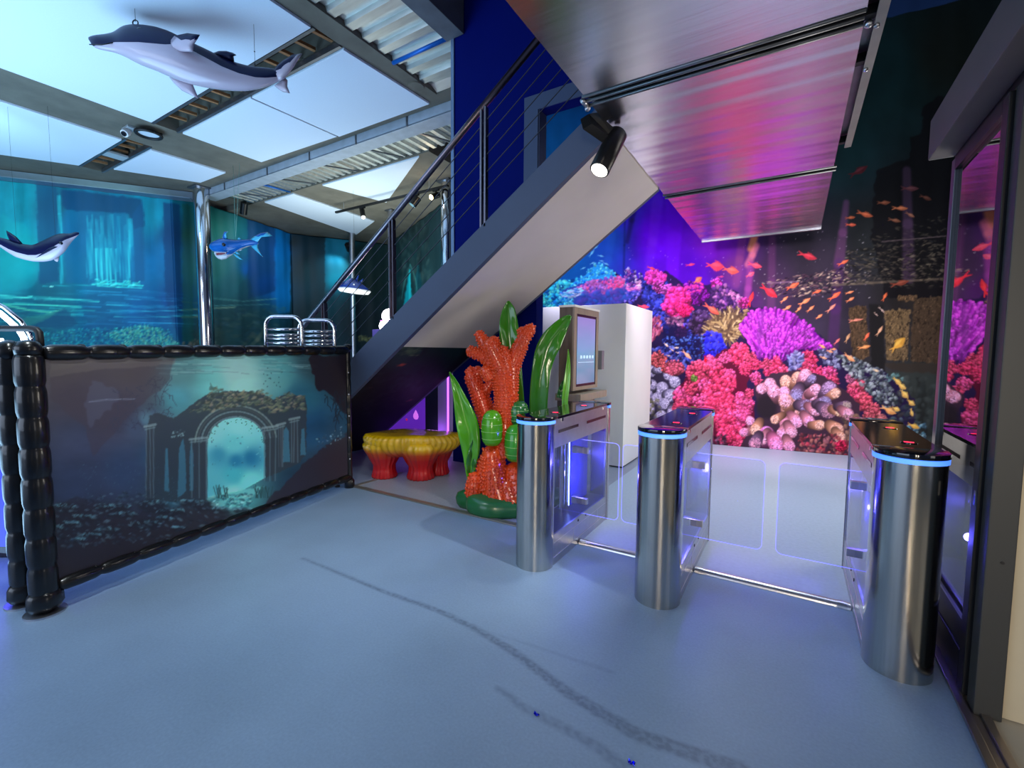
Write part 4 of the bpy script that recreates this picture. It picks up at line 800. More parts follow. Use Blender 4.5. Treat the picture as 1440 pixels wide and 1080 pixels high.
# railing
def railpt(x): return (x,YN-.01,1.77+.698*(x+4.47))
t=thing('stair_railing',(-3.2,YN,1.5),'steel stair railing with slim posts and thin cables along the staircase','railing')
PURP=mat('polished_rail',(126,116,124),.28,1.)
b=MB(); b.tube([railpt(-4.62),railpt(-1.0)],.027,14); b.build('handrail',PURP,t,smooth=True)
for x in (-4.255,-3.235,-2.19,-1.2):
    z=railpt(x)[2]; 
    for dx in (-.02,.02):
        b=MB(); b.box((x+dx-.008,YN-.03,zt(x)-.02),(x+dx+.008,YN+.01,z-.02)); b.build('post',PURP,t)
for k in range(1,6):
    b=MB(); q=k*.135; a,e=railpt(-4.25),railpt(-1.1); b.tube([(a[0],a[1],a[2]-q),(e[0],e[1],e[2]-q)],.004,6); b.build('cable',mat('dark_cable',(50,52,60),.4,.8),t)
# ---------------------------------------------------------------- landing with sheet metal underside
b=MB(); b.box((-1.10,-2.5,2.96),(.20,6.72,3.16)); struct(b.build('ceiling_landing',mat('landing_side',(60,62,68),.7)))
b=MB(); b.box((-3.48,-2.5,7.5),(.5,4.5,7.6)); struct(b.build('ceiling',mat('upper_dark',(40,44,60),.8)))
SHEET=mat('soffit_sheet',(208,206,216),.24,1.,noise=.05,nscale=2.2,bump=.05,bscale=2.0,stretch=(.5,7,1))
def soffit_panel(y0,y1,rib,label):
    ys=[];zs=[]
    if rib:
        ys=list(np.linspace(y0,y1,90)); zs=[.0011*math.sin(6.283*(q-y0)/.26)+.0005*math.sin(6.283*(q-y0)/.11+1)+.0012*math.sin(6.283*(q-y0)/.71) for q in ys]
    else:
        ys=list(np.linspace(y0,y1,14)); zs=[.002*math.sin(k*2.1) for k in range(14)]
    b=MB(); v=[];f=[]
    for y,z in zip(ys,zs): v+=[(-1.115,y,2.9+z),(.205,y,2.9+z)]
    m=len(v); v+=[(p[0],p[1],2.945) for p in v]
    for i in range(len(ys)-1):
        f+=[(2*i,2*i+1,2*i+3,2*i+2),(m+2*i,m+2*i+2,m+2*i+3,m+2*i+1),(2*i,2*i+2,m+2*i+2,m+2*i),(2*i+1,m+2*i+1,m+2*i+3,2*i+3)]
    f+=[(0,m,m+1,1),(2*len(ys)-2,2*len(ys)-1,m+2*len(ys)-1,m+2*len(ys)-2)]
    b.add(v,f); return tag(b.build('soffit_panel',SHEET,smooth=True,angle=.4,loc=(-.455,(y0+y1)/2,2.93)),label,'metal panel','sheet metal panels under the landing')
soffit_panel(-2.4,2.578,False,'nearest sheet metal panel under the landing, cut by the top of the picture')
soffit_panel(2.712,4.533,True,'middle ribbed sheet metal panel under the landing, reflecting the pink reef')
soffit_panel(4.647,6.615,True,'farthest sheet metal panel under the landing, in front of the purple mural')
t=thing('panel_joint',(-.45,2.645,2.93),'broad dark joint with steel profiles between the nearest and middle soffit panels','joint profile','joints of the soffit')
b=MB(); b.box((-1.11,2.6,2.915),(.21,2.69,2.95)); b.build('recess',mat('dark_gap',(26,28,32),.6,.5),t)
for y in (2.592,2.645,2.698): b=MB(); b.tube([(-1.13,y,2.902),(.203,y,2.902)],.011,8); b.build('profile',DARKSTEEL,t,smooth=True)
b=MB(); b.tube([(-1.14,2.62,2.90),(-1.14,2.69,2.90)],.016,10); b.ball((-1.14,2.70,2.888),.018); b.build('end_fitting',STEELF,t,smooth=True)
b=MB(); b.ball((.222,2.69,2.893),.018); b.build('end_fitting',STEELF,t,smooth=True)
t=thing('panel_joint',(-.45,4.59,2.93),'narrow dark joint between the middle and farthest soffit panels','joint profile','joints of the soffit')
b=MB(); b.box((-1.11,4.55,2.91),(.21,4.63,2.95)); b.build('recess',MAT['dark_gap'],t)
for y in (4.548,4.632): b=MB(); b.tube([(-1.13,y,2.902),(.225,y,2.902)],.012,8); b.build('profile',DARKSTEEL,t,smooth=True)
t=thing('panel_joint',(-.45,6.63,2.9),'steel edge profile closing the far end of the soffit','joint profile','joints of the soffit')
b=MB(); b.box((-1.12,6.62,2.885),(.21,6.66,2.95)); b.build('profile',DARKSTEEL,t)
t=thing('side_frame',(.245,2,2.95),'grey steel edge frame running along the right side of the soffit','steel frame')
b=MB(); b.box((.268,-2.4,2.9),(.285,4.17,3.12)); b.box((.245,-2.4,2.895),(.285,4.17,2.905)); b.build('channel',mat('weathered_steel',(150,150,142),.45,.6,noise=.1,nscale=9),t)
b=MB(); b.box((.212,-2.4,2.96),(.266,4.15,2.97)); b.build('web',DARKSTEEL,t)
for y in (2.66,3.05,4.1): b=MB(); b.box((.205,y-.02,2.905),(.27,y+.02,2.95)); b.build('cross_bracket',mat('dark_gap',(26,28,32)),t)
for y in (2.72,3.1): b=MB(); b.ball((.255,y,2.893),.013); b.build('bolt',STEELF,t,smooth=True)
# black spotlight under the landing edge
A=dep(868,189,3.14); B=dep(843,239,3.06); A=Vector(A);B=Vector(B)
t=thing('spotlight',tuple(A+Vector((0,0,.09))),'large black cylinder spotlight below the left edge of the metal soffit, above the stairs','spotlight')
b=MB(); b.prism([tuple(dep(828,160,3.05)),tuple(dep(840,158,3.05)),tuple(dep(872,188,3.10)),tuple(dep(866,198,3.10)),tuple(dep(832,174,3.02))],(-.05,-.02,-.03)); b.build('driver_box',BLACK,t)
b=MB(); b.tube([A+Vector((0,0,.035)),A],.02,10); b.build('joint',BLACK,t,smooth=True)
dv=(B-A).normalized(); b=MB(); b.tube([A-dv*.01,A,B,B+dv*.003],[.058,.066,.066,.063],28); b.build('housing',mat('black_anodised',(22,22,24),.35,.3),t,smooth=True,angle=.8)
b=MB(); b.tube([B+dv*.003,B+dv*.005],.055,24); b.build('lens',mat('lamp_lens',(255,250,240),.3,emit=(255,246,232),es=7.),t)
spot('big_spotlight_beam',tuple(B+dv*.03),tuple(B+dv*2),60,(1,.95,.88),26,.7,.04)
# ---------------------------------------------------------------- turnstiles
TY=3.097; TL=1.2834; TR=.125
def stad(r,L,n=18):
    h=L/2-r; P=[]
    for k in range(n+1): a=math.pi*k/n; P.append((r*math.cos(a),h+r*math.sin(a)))
    for k in range(n+1): a=math.pi+math.pi*k/n; P.append((r*math.cos(a),-h+r*math.sin(a)))
    return P
def halfcap(sgn,r,ext,n=20):
    h=TL/2-TR; P=[(sgn*r,-(h-ext))]
    P=[]
    for k in range(n+1): a=math.pi+math.pi*k/n; P.append((r*math.cos(a),-h+r*math.sin(a)))
    P+=[(r,-h+ext),(-r,-h+ext)]
    return [(x,y*sgn) for x,y in P]
def turnstile(x,label,gates):
    t=thing('turnstile',(x,TY,0),label,'turnstile','turnstiles in a row')
    o3=lambda P,z:[(x+p[0],TY+p[1],z) for p in P]
    for sg in (1,-1):
        w='front' if sg==1 else 'rear'
        b=MB(); b.prism(o3(halfcap(sg,TR,.015),0),(0,0,.943)); b.build('end_post',STEEL,t,smooth=True,angle=.7)
        b=MB(); b.prism(o3(halfcap(sg,TR+.004,.02),.944),(0,0,.020)); b.build('light_ring',LED,t,smooth=True,angle=.7)
        b=MB(); b.prism(o3(halfcap(sg,TR+.006,.05),.966),(0,0,.022)); b.build('end_cap',BLACKGLOSS,t,bevel=.003,smooth=True,angle=.7)
    h=TL/2-TR; ya,yb=TY-h+.015,TY+h-.015
    b=MB(); b.box((x-TR,ya+.035,.966),(x+TR,yb-.035,.984)); b.build('top_lid',SMOKED,t,bevel=.002)
    for sx in (-1,1):
        X=x+sx*(TR-.006); a,c=sorted((X,X-sx*.012))
        b=MB(); b.box((a,ya,.78),(c,yb,.966)); q=b.build('side_panel',STEELF,t)
        for y0,y1 in ((ya+.07,ya+.39),(ya+.55,yb-.06)): 
            b=MB(); xx=x+sx*(TR-.0055); l,r=sorted((xx,xx+sx*.0022)); b.box((l,y0,.872),(r,y1,.892)); b.build('sensor_slot',mat('dark_red_slot',(40,14,20),.2,coat=.5),q)
        for y0 in (ya+.12,yb-.12):
            b=MB(); b.box((x+sx*(TR-.004)-.004,y0-.012,.945),(x+sx*(TR-.004)+.004,y0+.012,.966)); b.build('lid_clip',CHROME,q)
        b=MB(); b.box((a,ya,.0),(c,yb,.205)); q=b.build('kick_panel',STEELF,t)
        b=MB(); xx=x+sx*(TR-.0055); l,r=sorted((xx,xx+sx*.002))
        b.box((l,ya+.02,.148),(r,yb-.02,.152)); b.box((l,ya+.02,.05),(r,yb-.02,.054)); b.box((l,ya+.34,.05),(r,ya+.344,.148)); b.box((l,yb-.2,.05),(r,yb-.196,.148)); b.build('seam',mat('seam_highlight',(226,226,232),.35,.9),q)
        for y0 in (ya+.42,ya+.56,): b=MB(); b.tube([(xx,y0,.178),(xx+sx*.003,y0,.178)],.009,10); b.build('screw',BLACK,q)
        
        for y0,y1 in ((ya,ya+.02),(yb-.035,yb)): b=MB(); b.box((a,y0,.205),(c,y1,.78)); b.build('frame_upright',STEELF,t)
        b=MB(); b.box((X-.003*sx-.002,ya+.02,.205),(X-.003*sx+.002,yb-.035,.78)); b.build('side_glass',GLASSB,t)
    b=MB(); b.box((x-TR+.014,ya,.19),(x+TR-.014,yb,.204)); b.build('inner_deck',mat('inner_deck',(80,82,92),.3,.8),t)
    for yy,r_ in ((TY-.05,.022),(TY+.05,.014)): b=MB(); b.tube([(x-.03,yy,.2),(x-.03,yy,.78)],r_,16); b.build('hinge_pole',CHROME,t,smooth=True,angle=.8)
    b=MB(); b.box((x-.045,TY+.13,.205),(x-.035,yb-.05,.775)); b.build('inner_panel',mat('blue_inner_panel',(64,60,210),.4),t)  # added panel, blue light inside the housing put into its colour
    b=MB(); b.box((x-.0025,TY+.008,.24),(x+.0025,TY+.013,.74)); q=b.build('light_strip',LEDW,t); q['label']='vertical strip of tiny blue-white lamps'
    for y,z in ((TY-.30,.975),(TY+.20,.975)):
        b=MB(); b.tube([(x+.03,y,.983),(x+.03,y,.987)],.032,20); q=b.build('card_reader',BLACKGLOSS,t,smooth=True,angle=.8)
        b=MB(); b.box((x+.012,y-.008,.9872),(x+.048,y+.008,.9884)); b.build('red_sensor',RED,q)
    for sx,w in gates:
        x0=x+sx*(TR-.02); x1=x+sx*(TR+w); lo,hi=sorted((x0,x1)); rr=.035
        def outline(g):
            P=[]; s=sx
            A=x0; Bx=x1-s*g
            P=[(A,.203+g),(Bx-s*rr,.203+g)]
            for k in range(1,6): a=k*math.pi/12; P.append((Bx-s*rr+s*rr*math.sin(a),.203+g+rr-rr*math.cos(a)))
            P.append((Bx,.203+g+rr)); P.append((Bx,.76-g-rr))
            for k in range(1,6): a=k*math.pi/12; P.append((Bx-s*rr+s*rr*math.cos(a),.76-g-rr+rr*math.sin(a)))
            P+=[(Bx-s*rr,.76-g),(A,.76-g)]
            return P
        b=MB(); b.prism([(p[0],TY-.005,p[1]) for p in outline(0.004)],(0,.010,0)); q=b.build('gate_leaf',GLASS,t); 
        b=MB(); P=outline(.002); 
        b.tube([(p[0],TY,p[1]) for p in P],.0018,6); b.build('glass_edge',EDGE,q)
        for z in (.30,.68):
            b=MB(); b.box((x0-.05*(1 if sx>0 else -1)-.02,TY-.022,z-.025),(x0-.05*(1 if sx>0 else -1)+.02+.0,TY+.022,z+.025)); b.box((min(x0-sx*.05,x0+sx*.05),TY-.016,z-.022),(max(x0-sx*.05,x0+sx*.05),TY+.016,z+.022)); b.build('glass_clamp',STEELF,t,bevel=.003)
    point('turnstile_glow',(x+.05,TY+.10,.46),(.16,.14,1.),5.5,.02); point('turnstile_glow',(x-.07,TY+.25,.5),(.16,.14,1.),2.5,.015)
    return t
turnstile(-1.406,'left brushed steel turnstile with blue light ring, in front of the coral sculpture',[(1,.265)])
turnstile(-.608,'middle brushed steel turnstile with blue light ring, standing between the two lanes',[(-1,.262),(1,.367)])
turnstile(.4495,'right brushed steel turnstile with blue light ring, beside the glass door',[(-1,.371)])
def floor_tube(x0,x1,label):
    t=thing('floor_cable_cover',((x0+x1)/2,3.05,0),label,'cable cover','cable covers across the lanes')
    b=MB(); n=10; P=[(x0,3.05+.03*math.cos(math.pi*k/n),.026*math.sin(math.pi*k/n)) for k in range(n+1)]; b.prism(P,(x1-x0,0,0)); b.build('cover',mat('cover_aluminium',(206,204,208),.28,1.),t,smooth=True,angle=.7)
    for q in (x0+.004,x1-.06): b=MB(); P=[(q,3.05+.033*math.cos(math.pi*k/n),.029*math.sin(math.pi*k/n)) for k in range(n+1)]; b.prism(P,(.045,0,0)); b.build('end_sleeve',STEELF,t,smooth=True,angle=.7)
floor_tube(-1.281,-.733,'silver half-round cable cover on the floor between the left and middle turnstiles')
floor_tube(-.483,.3245,'longer silver half-round cable cover on the floor between the middle and right turnstiles')
# ---------------------------------------------------------------- sliding glass door at the right
t=thing('sliding_door',(.66,2.83,0),'dark framed sliding glass door leaf at the right reflecting the reef','door')
FR=mat('door_frame_black',(26,26,28),.4,.4); FRG=mat('door_post_grey',(62,62,60),.5,.3)
b=MB(); b.box((.64,2.47,.02),(.685,2.535,2.38)); b.build('near_stile',FR,t,bevel=.003)
b=MB(); b.box((.64,3.14,.02),(.685,3.20,2.38)); b.build('far_stile',mat('door_stile_grey',(96,96,100),.35,.6),t,bevel=.003)
b=MB(); b.box((.64,2.535,2.32),(.685,3.14,2.38)); b.build('top_rail',FR,t); b=MB(); b.box((.64,2.535,.02),(.685,3.14,.17)); b.box((.645,2.535,.17),(.68,3.14,.31)); b.build('kick_panel',FR,t,bevel=.004)
b=MB(); b.box((.638,2.535,.305),(.646,3.14,.318)); b.build('glazing_bead',STEELF,t)
b=MB(); b.box((.655,2.53,.31),(.665,3.145,2.325)); b.build('glass_pane',GLASSD,t)
b=MB(); b.box((.638,2.485,.80),(.642,2.50,.86)); b.build('edge_pull',CHROME,t)
t=thing('door_post',(.70,2.42,0),'dark grey fixed door post in front of the glass door at the right','post')
b=MB(); b.box((.655,2.385,0),(.735,2.465,2.385)); b.build('post',FRG,t,bevel=.004); b=MB(); b.tube([(.70,2.383,.62),(.70,2.386,.62)],.006,10); b.build('lock_hole',BLACK,t)
b=MB(); b.box((.735,2.42,0),(4,2.56,3.4)); struct(b.build('wall_right',mat('beige_wall',(200,186,156),.75,noise=.03,nscale=4)))
t=thing('door_header',(.6,1.6,2.42),'dark grey sliding door header beam along the upper right','beam')
b=MB(); b.box((.555,-3,2.42),(.66,3.25,2.62)); b.build('casing',mat('header_grey',(84,80,82),.55,noise=.05,nscale=5),t,bevel=.004)
b=MB(); b.box((.56,3.25,2.42),(.655,3.255,2.6)); b.build('end_cap',mat('header_end',(150,150,146),.5),t)
b=MB(); b.box((.66,-3,2.39),(.735,3.25,2.5)); b.build('guide_rail',FR,t)
# fixed glazing pane seen beyond the leaf, window mullions in the lobby
for k,(yy,w) in enumerate(((-.2,.9),(-1.4,.9))):
    pass
# ---------------------------------------------------------------- white cabinet and ticket kiosk
t=thing('storage_cabinet',(-2.33,5.85,0),'tall plain white cabinet standing in front of the reef mural','cabinet')
b=MB(); b.box((-2.98,5.33,.02),(-1.711,6.5,1.985)); b.build('body',mat('cabinet_white',(224,224,222),.5,noise=.02,nscale=3),t,bevel=.004)
b=MB(); b.box((-2.96,5.36,0),(-1.73,6.48,.02)); b.build('plinth',BLACK,t)
t=thing('ticket_kiosk',(-2.0,4.3,0),'brown ticket kiosk with a tall glowing blue screen beside the white cabinet','kiosk')
WOODG=mat('grey_oak',(92,78,68),.55,noise=.22,nscale=5,stretch=(6,6,.6)); WOODL=mat('light_oak',(146,130,114),.5,noise=.12,nscale=5,stretch=(6,6,.6))
b=MB(); b.box((-1.94,4.0,1.03),(-1.80,4.63,1.83)); b.build('screen_housing',WOODG,t,bevel=.004)
b=MB(); 
for lo,hi in (((-1.80,4.0,1.03),(-1.783,4.06,1.83)),((-1.80,4.57,1.03),(-1.783,4.63,1.83)),((-1.80,4.06,1.77),(-1.783,4.57,1.83)),((-1.80,4.06,1.03),(-1.783,4.57,1.065))): b.box(lo,hi)
b.build('screen_frame',WOODL,t)
b=MB(); b.box((-1.80,4.06,1.065),(-1.788,4.57,1.77)); q=b.build('screen_bezel',mat('bezel_dark',(24,18,22),.3),t)
def screen_mat():
    m=D.materials.new('blue_screen'); m.use_nodes=True; N=m.node_tree.nodes; L=m.node_tree.links; p=N['Principled BSDF']
    tc=N.new('ShaderNodeTexCoord'); sp=N.new('ShaderNodeSeparateXYZ'); L.new(tc.outputs['Generated'],sp.inputs[0])
    r=N.new('ShaderNodeValToRGB'); e=r.color_ramp.elements; e[0].position=0; e[0].color=lin((120,150,190))+(1,); e[1].position=1; e[1].color=lin((150,150,215))+(1,)
    k=r.color_ramp.elements.new(.45); k.color=lin((120,185,225))+(1,); L.new(sp.outputs['Z'],r.inputs[0]); L.new(r.outputs[0],p.inputs['Emission Color']); p.inputs['Emission Strength'].default_value=.75; p.inputs['Base Color'].default_value=(.02,.02,.03,1); p.inputs['Roughness'].default_value=.1
    return m
b=MB(); b.box((-1.788,4.085,1.09),(-1.785,4.545,1.745)); sc=b.build('screen',screen_mat(),q)
b=MB()
for k in range(5): b.box((-1.785,4.16+k*.075,1.34),(-1.7845,4.21+k*.075,1.37))
b.box((-1.785,4.11,1.30),(-1.7845,4.52,1.305)); b.build('screen_icons',mat('screen_icon',(170,200,220),.4,emit=(170,205,235),es=.7),q)
b=MB(); b.box((-1.945,3.995,1.83),(-1.775,4.64,1.85)); o=b.build('top_board',mat('white_board',(232,230,224),.5),t); o['label']='white top board'
b=MB(); b.box((-1.96,4.02,0),(-1.80,4.60,.93)); b.build('pedestal',WOODG,t); b=MB(); b.box((-1.97,3.99,.93),(-1.70,4.70,1.0)); b.build('shelf',WOODL,t,bevel=.004)
b=MB(); b.box((-1.782,4.635,1.22),(-1.74,4.70,1.42)); b.build('card_terminal',mat('terminal_grey',(110,110,116),.4),t)
# ---------------------------------------------------------------- hanging sea animals
def V3(a): return Vector((float(a[0]),float(a[1]),float(a[2])))
FWV=V3(FW)
WS=1.
def tw(p,d,w=0.): return V3(dep(p[0],p[1],d-w*WS))            # point on the pixel's ray, w (scaled) metres nearer than depth d
def interp(rows,n):
    rows=np.array(rows,float); x=rows[:,0]; q=np.linspace(0,1,n); xs=x[0]+(x[-1]-x[0])*q
    sg=1 if x[-1]>x[0] else -1
    out=[xs]
    for k in range(1,rows.shape[1]): 
        y=np.interp(xs*sg,x*sg,rows[:,k])
        for _ in range(2): y[1:-1]=(y[:-2]+2*y[1:-1]+y[2:])/4
        out.append(y)
    return np.stack(out,1)
def body(name,rows,split,dfun,kw,mats,parent,n=64,m=28):
    R=interp(rows,n); b=MB(); v=[];f=[];mi=[]; o=sorted(split); h=m//2
    for i in range(n):
        x,t_,bo=R[i]; cy=(t_+bo)/2; rv=max((bo-t_)/2,.3); d=dfun(x); rw=rv*d/F*kw
        s=np.interp(x,[q[0] for q in o],[q[1] for q in o]); A=math.acos(max(-.97,min(.97,(cy-s)/rv)))
        for a in [-A+2*A*k/h for k in range(h)]+[A+(2*math.pi-2*A)*k/(m-h) for k in range(m-h)]:
            v.append(tuple(V3(dep(x,cy-rv*math.cos(a),d-rw*math.sin(a)))))
    for i in range(n-1):
        for k in range(m): f.append((i*m+k,i*m+(k+1)%m,(i+1)*m+(k+1)%m,(i+1)*m+k)); mi.append(0 if k<h else 1)
    f.append(tuple(range(m))); mi.append(0); f.append(tuple((n-1)*m+k for k in range(m))); mi.append(0)
    b.add(v,f); b.m=mi
    return b.build(name,mats,parent,smooth=True)
def fin(name,poly,d,th,mats,parent,w=None,dark=None):
    """lens-shaped fin; w(px,py) = metres towards the viewer; dark(px,py)->material index"""
    P=[tuple(map(float,p)) for p in poly]
    Q=[]                                        # rounder outline
    n=len(P)
    for i in range(n):
        a=P[i];c=P[(i+1)%n]; Q+= [a,((a[0]+c[0])/2,(a[1]+c[1])/2)]
    n=len(Q); cx=sum(q[0] for q in Q)/n; cy=sum(q[1] for q in Q)/n
    w=w or (lambda x,y:0.)
    b=MB(); v=[];f=[];mi=[]
    rings=[(1.,0.),(.72,.75),(.35,1.),(0.,1.)]
    for sg in (1,-1):
        base=len(v)
        for s,h in rings[:-1]:
            for q in Q:
                x=cx+(q[0]-cx)*s;y=cy+(q[1]-cy)*s; v.append(tuple(tw((x,y),d,w(x,y)+sg*th*h)))
        v.append(tuple(tw((cx,cy),d,w(cx,cy)+sg*th)))
        for r in range(2):
            for k in range(n):
                f.append((base+r*n+k,base+r*n+(k+1)%n,base+(r+1)*n+(k+1)%n,base+(r+1)*n+k)); q=Q[k]; s=(1,.72)[r]
                mi.append(dark(cx+(q[0]-cx)*s*.9,cy+(q[1]-cy)*s*.9,sg) if dark else 0)
        for k in range(n): f.append((base+2*n+k,base+2*n+(k+1)%n,base+3*n)); mi.append(dark(cx,cy,sg) if dark else 0)
    b.add(v,f); b.m=mi; o=b.build(name,mats,parent,smooth=True)
    bm=bmesh.new(); bm.from_mesh(o.data); bmesh.ops.remove_doubles(bm,verts=bm.verts[:],dist=1e-5); bmesh.ops.recalc_face_normals(bm,faces=bm.faces[:]); bm.to_mesh(o.data); bm.free(); return o
NAVY=mat('glossy_navy',(16,20,58),.32,coat=.0,spec=.25); DWHITE=mat('glossy_off_white',(188,174,188),.24,coat=.3); WIRE=mat('dark_wire',(34,36,44),.4,.6)
def wire(p,d,parent,top=None,knots=True,r=.0022,mt=None):
    a=tw(p,d); z=ZC-.02
    q=top if top is not None else (a.x,a.y,z)
    b=MB(); b.tube([a,q],r,6)
    if knots:
        for e in (.02,.16): c=a.lerp(V3(q),min(1,e/max(.01,(V3(q)-a).length))); b.ball(c,.008,4)
    return b.build('hanging_wire',mt or WIRE,parent,smooth=True)
z7=lambda x,y:(100+x/4.235,20+y/4.235)
def Z(pts,f): return [f(*p) for p in pts]
WS=1.9; dd=lambda x:5.25+(x-130)/270*.35
t=thing('hanging_dolphin',tuple(tw((250,80),5.4)),'large navy and white dolphin figure hanging in front of the white ceiling panels','dolphin','hanging sea animals')
rows=[(103,136,150),(112,128,178),(150,122,206),(200,117,217),(255,106,228),(285,78,238),(320,63,252),(370,58,280),(420,60,305),(500,72,335),(580,98,370),(640,128,395),(720,168,420),(800,205,437),(880,245,450),(960,280,457),(1040,303,458),(1100,312,450),(1160,318,434),(1205,322,415),(1250,335,395),(1275,345,385)]
R_=[(z7(a,b_)[0],z7(a,b_)[1],z7(a,c)[1]) for a,b_,c in rows]
spl=[z7(*p) for p in ((100,200),(130,205),(150,182),(200,176),(260,166),(400,166),(560,180),(640,175),(720,215),(800,258),(900,312),(1000,352),(1100,376),(1160,378),(1275,370))]
body('body',R_,spl,dd,.80,[NAVY,DWHITE],t,80,40)
fin('pectoral_fin',Z([(572,178),(615,128),(690,112),(768,122),(752,150),(732,180),(725,226),(650,222),(590,205)],z7),5.42,.022,[DWHITE,NAVY],t,lambda x,y:.10+max(0,(x-240)*.0012),lambda x,y,s:1 if y<20+150/4.235-(x-240)*.02 else 0)
fin('pectoral_fin',Z([(582,372),(612,410),(660,455),(758,503),(745,465),(722,412),(650,390)],z7),5.44,.018,[DWHITE],t,lambda x,y:-.03)
fin('dorsal_fin',Z([(838,232),(880,218),(925,218),(960,228),(985,243),(968,252),(972,284),(900,262)],z7),5.48,.026,[NAVY],t)
fin('tail_fluke',Z([(1195,345),(1225,305),(1260,275),(1318,240),(1376,234),(1350,275),(1325,318),(1290,362),(1245,398),(1215,385)],z7),5.58,.022,[DWHITE,NAVY],t,lambda x,y:.02,lambda x,y,s:1 if (y-20)*4.235 < 395-((x-100)*4.235-1180)*.95 else 0)
fin('tail_fluke',Z([(1210,425),(1240,400),(1272,375),(1290,395),(1288,428),(1304,472),(1260,462),(1232,445)],z7),5.58,.018,[DWHITE],t,lambda x,y:-.02)
e=tw(z7(415,104),5.40,.078); b=MB(); b.ball(e,.04,8); q=b.build('eye',BLACKGLOSS,t,smooth=True); b=MB(); 
b.tube([e+Vector((math.cos(k)*.052*ct,math.cos(k)*.052*st,math.sin(k)*.016))-FWV*-.006 for k in np.linspace(0,6.28,18)],.008,6); b.build('eye_rim',NAVY,t,smooth=True)
b=MB(); c0=tw(z7(383,52),5.32); b.tube([c0+Vector((math.cos(k)*.03*ct,math.cos(k)*.03*st,math.sin(k)*.03)) for k in np.linspace(0,6.28,16)],.0065,6); b.build('hanging_eyelet',WIRE,t,smooth=True)
b=MB(); b.tube([tw(z7(110,180),5.26,.035),tw(z7(180,182),5.26,.062),tw(z7(255,168),5.36,.085)],.006,6); b.build('mouth_line',BLACK,t,smooth=True)
wire(z7(383,45),5.32,t); wire(z7(1095,308),5.55,t)
# small dolphin at the left edge
zs=lambda x,y:(x/5.143,230+y/5.143)
t=thing('hanging_dolphin',tuple(tw((40,345),7.4)),'small navy and white dolphin figure hanging at the left edge before the cyan mural','dolphin','hanging sea animals')
rows=[(-230,455,480),(-150,480,530),(-80,505,570),(0,535,603),(60,548,645),(110,566,675),(170,582,694),(235,590,708),(300,562,711),(340,542,708),(380,522,700),(430,506,672),(470,505,640),(505,508,585),(530,498,552),(552,492,532),(572,500,512)]
body('body',[(zs(a,b_)[0],zs(a,b_)[1],zs(a,c)[1]) for a,b_,c in rows],[zs(*p) for p in ((-230,475),(-80,545),(0,585),(60,618),(120,642),(200,662),(260,662),(330,640),(400,592),(470,552),(530,530),(572,512))],lambda x:7.4,.8,[NAVY,DWHITE],t,70,32)
fin('dorsal_fin',Z([(44,484),(75,500),(120,530),(168,584),(120,576),(70,560),(52,520)],zs),7.4,.026,[NAVY],t)
fin('pectoral_fin',Z([(352,612),(390,598),(420,600),(360,634),(285,672),(256,683),(300,650)],zs),7.4,.015,[NAVY],t,lambda x,y:.14)
fin('pectoral_fin',Z([(385,690),(430,672),(425,700),(416,712),(398,706)],zs),7.4,.015,[DWHITE],t,lambda x,y:-.02)
fin('tail_fluke',Z([(-215,470),(-260,440),(-330,400),(-300,450),(-320,520),(-260,490)],zs),7.4,.01,[NAVY],t)
b=MB(); b.ball(tw(zs(440,575),7.4,.105),.026,6); b.build('eye',BLACKGLOSS,t,smooth=True)
wire(zs(120,572),7.4,t,None,False,.0015); wire(zs(400,516),7.4,t,None,False,.0015)
# shark
zk=lambda x,y:(270+x/10.29,290+y/10.29)
SB=mat('glossy_blue',(18,96,176),.2,coat=.5); SL=mat('glossy_light_blue',(70,180,215),.22,coat=.4); SW=mat('glossy_white',(206,206,214),.25,coat=.3)
t=thing('hanging_shark',tuple(tw((335,345),9.6)),'blue shark figure with open white-toothed mouth hanging right of the large steel column','shark','hanging sea animals')
rows=[(248,560,600),(262,535,622),(300,510,652),(350,487,660),(400,466,668),(450,460,690),(520,470,710),(580,480,695),(640,484,668),(700,482,632),(760,480,605),(830,478,580),(890,484,565),(940,500,556),(960,515,550)]
body('body',[(zk(a,b_)[0],zk(a,b_)[1],zk(a,c)[1]) for a,b_,c in rows],[zk(*p) for p in ((248,700),(400,700),(520,700),(580,690),(640,645),(700,612),(800,575),(960,556))],lambda x:9.6,.95,[SB,SW],t,60,28)
rows=[(318,660,680),(335,655,722),(375,652,758),(430,650,778),(500,660,762),(550,680,725),(585,690,705)]
q=body('lower_jaw',[(zk(a,b_)[0],zk(a,b_)[1],zk(a,c)[1]) for a,b_,c in rows],[(0,0),(999,0)],lambda x:9.6,.95,[SW,SW],t,30,24); q['label']='white lower jaw'
fin('mouth',Z([(335,672),(400,668),(512,664),(490,690),(420,708),(350,712)],zk),9.6,.01,[mat('mouth_red',(128,40,56),.35)],t,lambda x,y:.12)
b=MB()
for k in range(8):
    p=tw(zk(345+k*20,664+(k%2)*2),9.6,.125); b.lathe([(.014,0),(.0005,-.04)],p,6)
for k in range(7):
    p=tw(zk(355+k*20,708-abs(k-2)*2.5),9.6,.12); b.lathe([(.0005,.036),(.014,0)][::-1],p,6)
b.build('teeth',SW,t)
fin('dorsal_fin',Z([(438,476),(446,410),(470,360),(524,364),(500,398),(512,470)],zk),9.6,.028,[SB,SL],t,None,lambda x,y,s:1 if x>316.5 else 0)
fin('dorsal_fin',Z([(648,484),(674,446),(722,482)],zk),9.6,.02,[SL],t)
fin('tail_fin',Z([(828,492),(900,430),(1000,382),(1090,374),(1166,430),(1100,420),(1040,432),(990,465),(950,520),(920,540)],zk),9.6,.028,[SB,SL],t,None,lambda x,y,s:1 if y>333 or x>372 else 0)
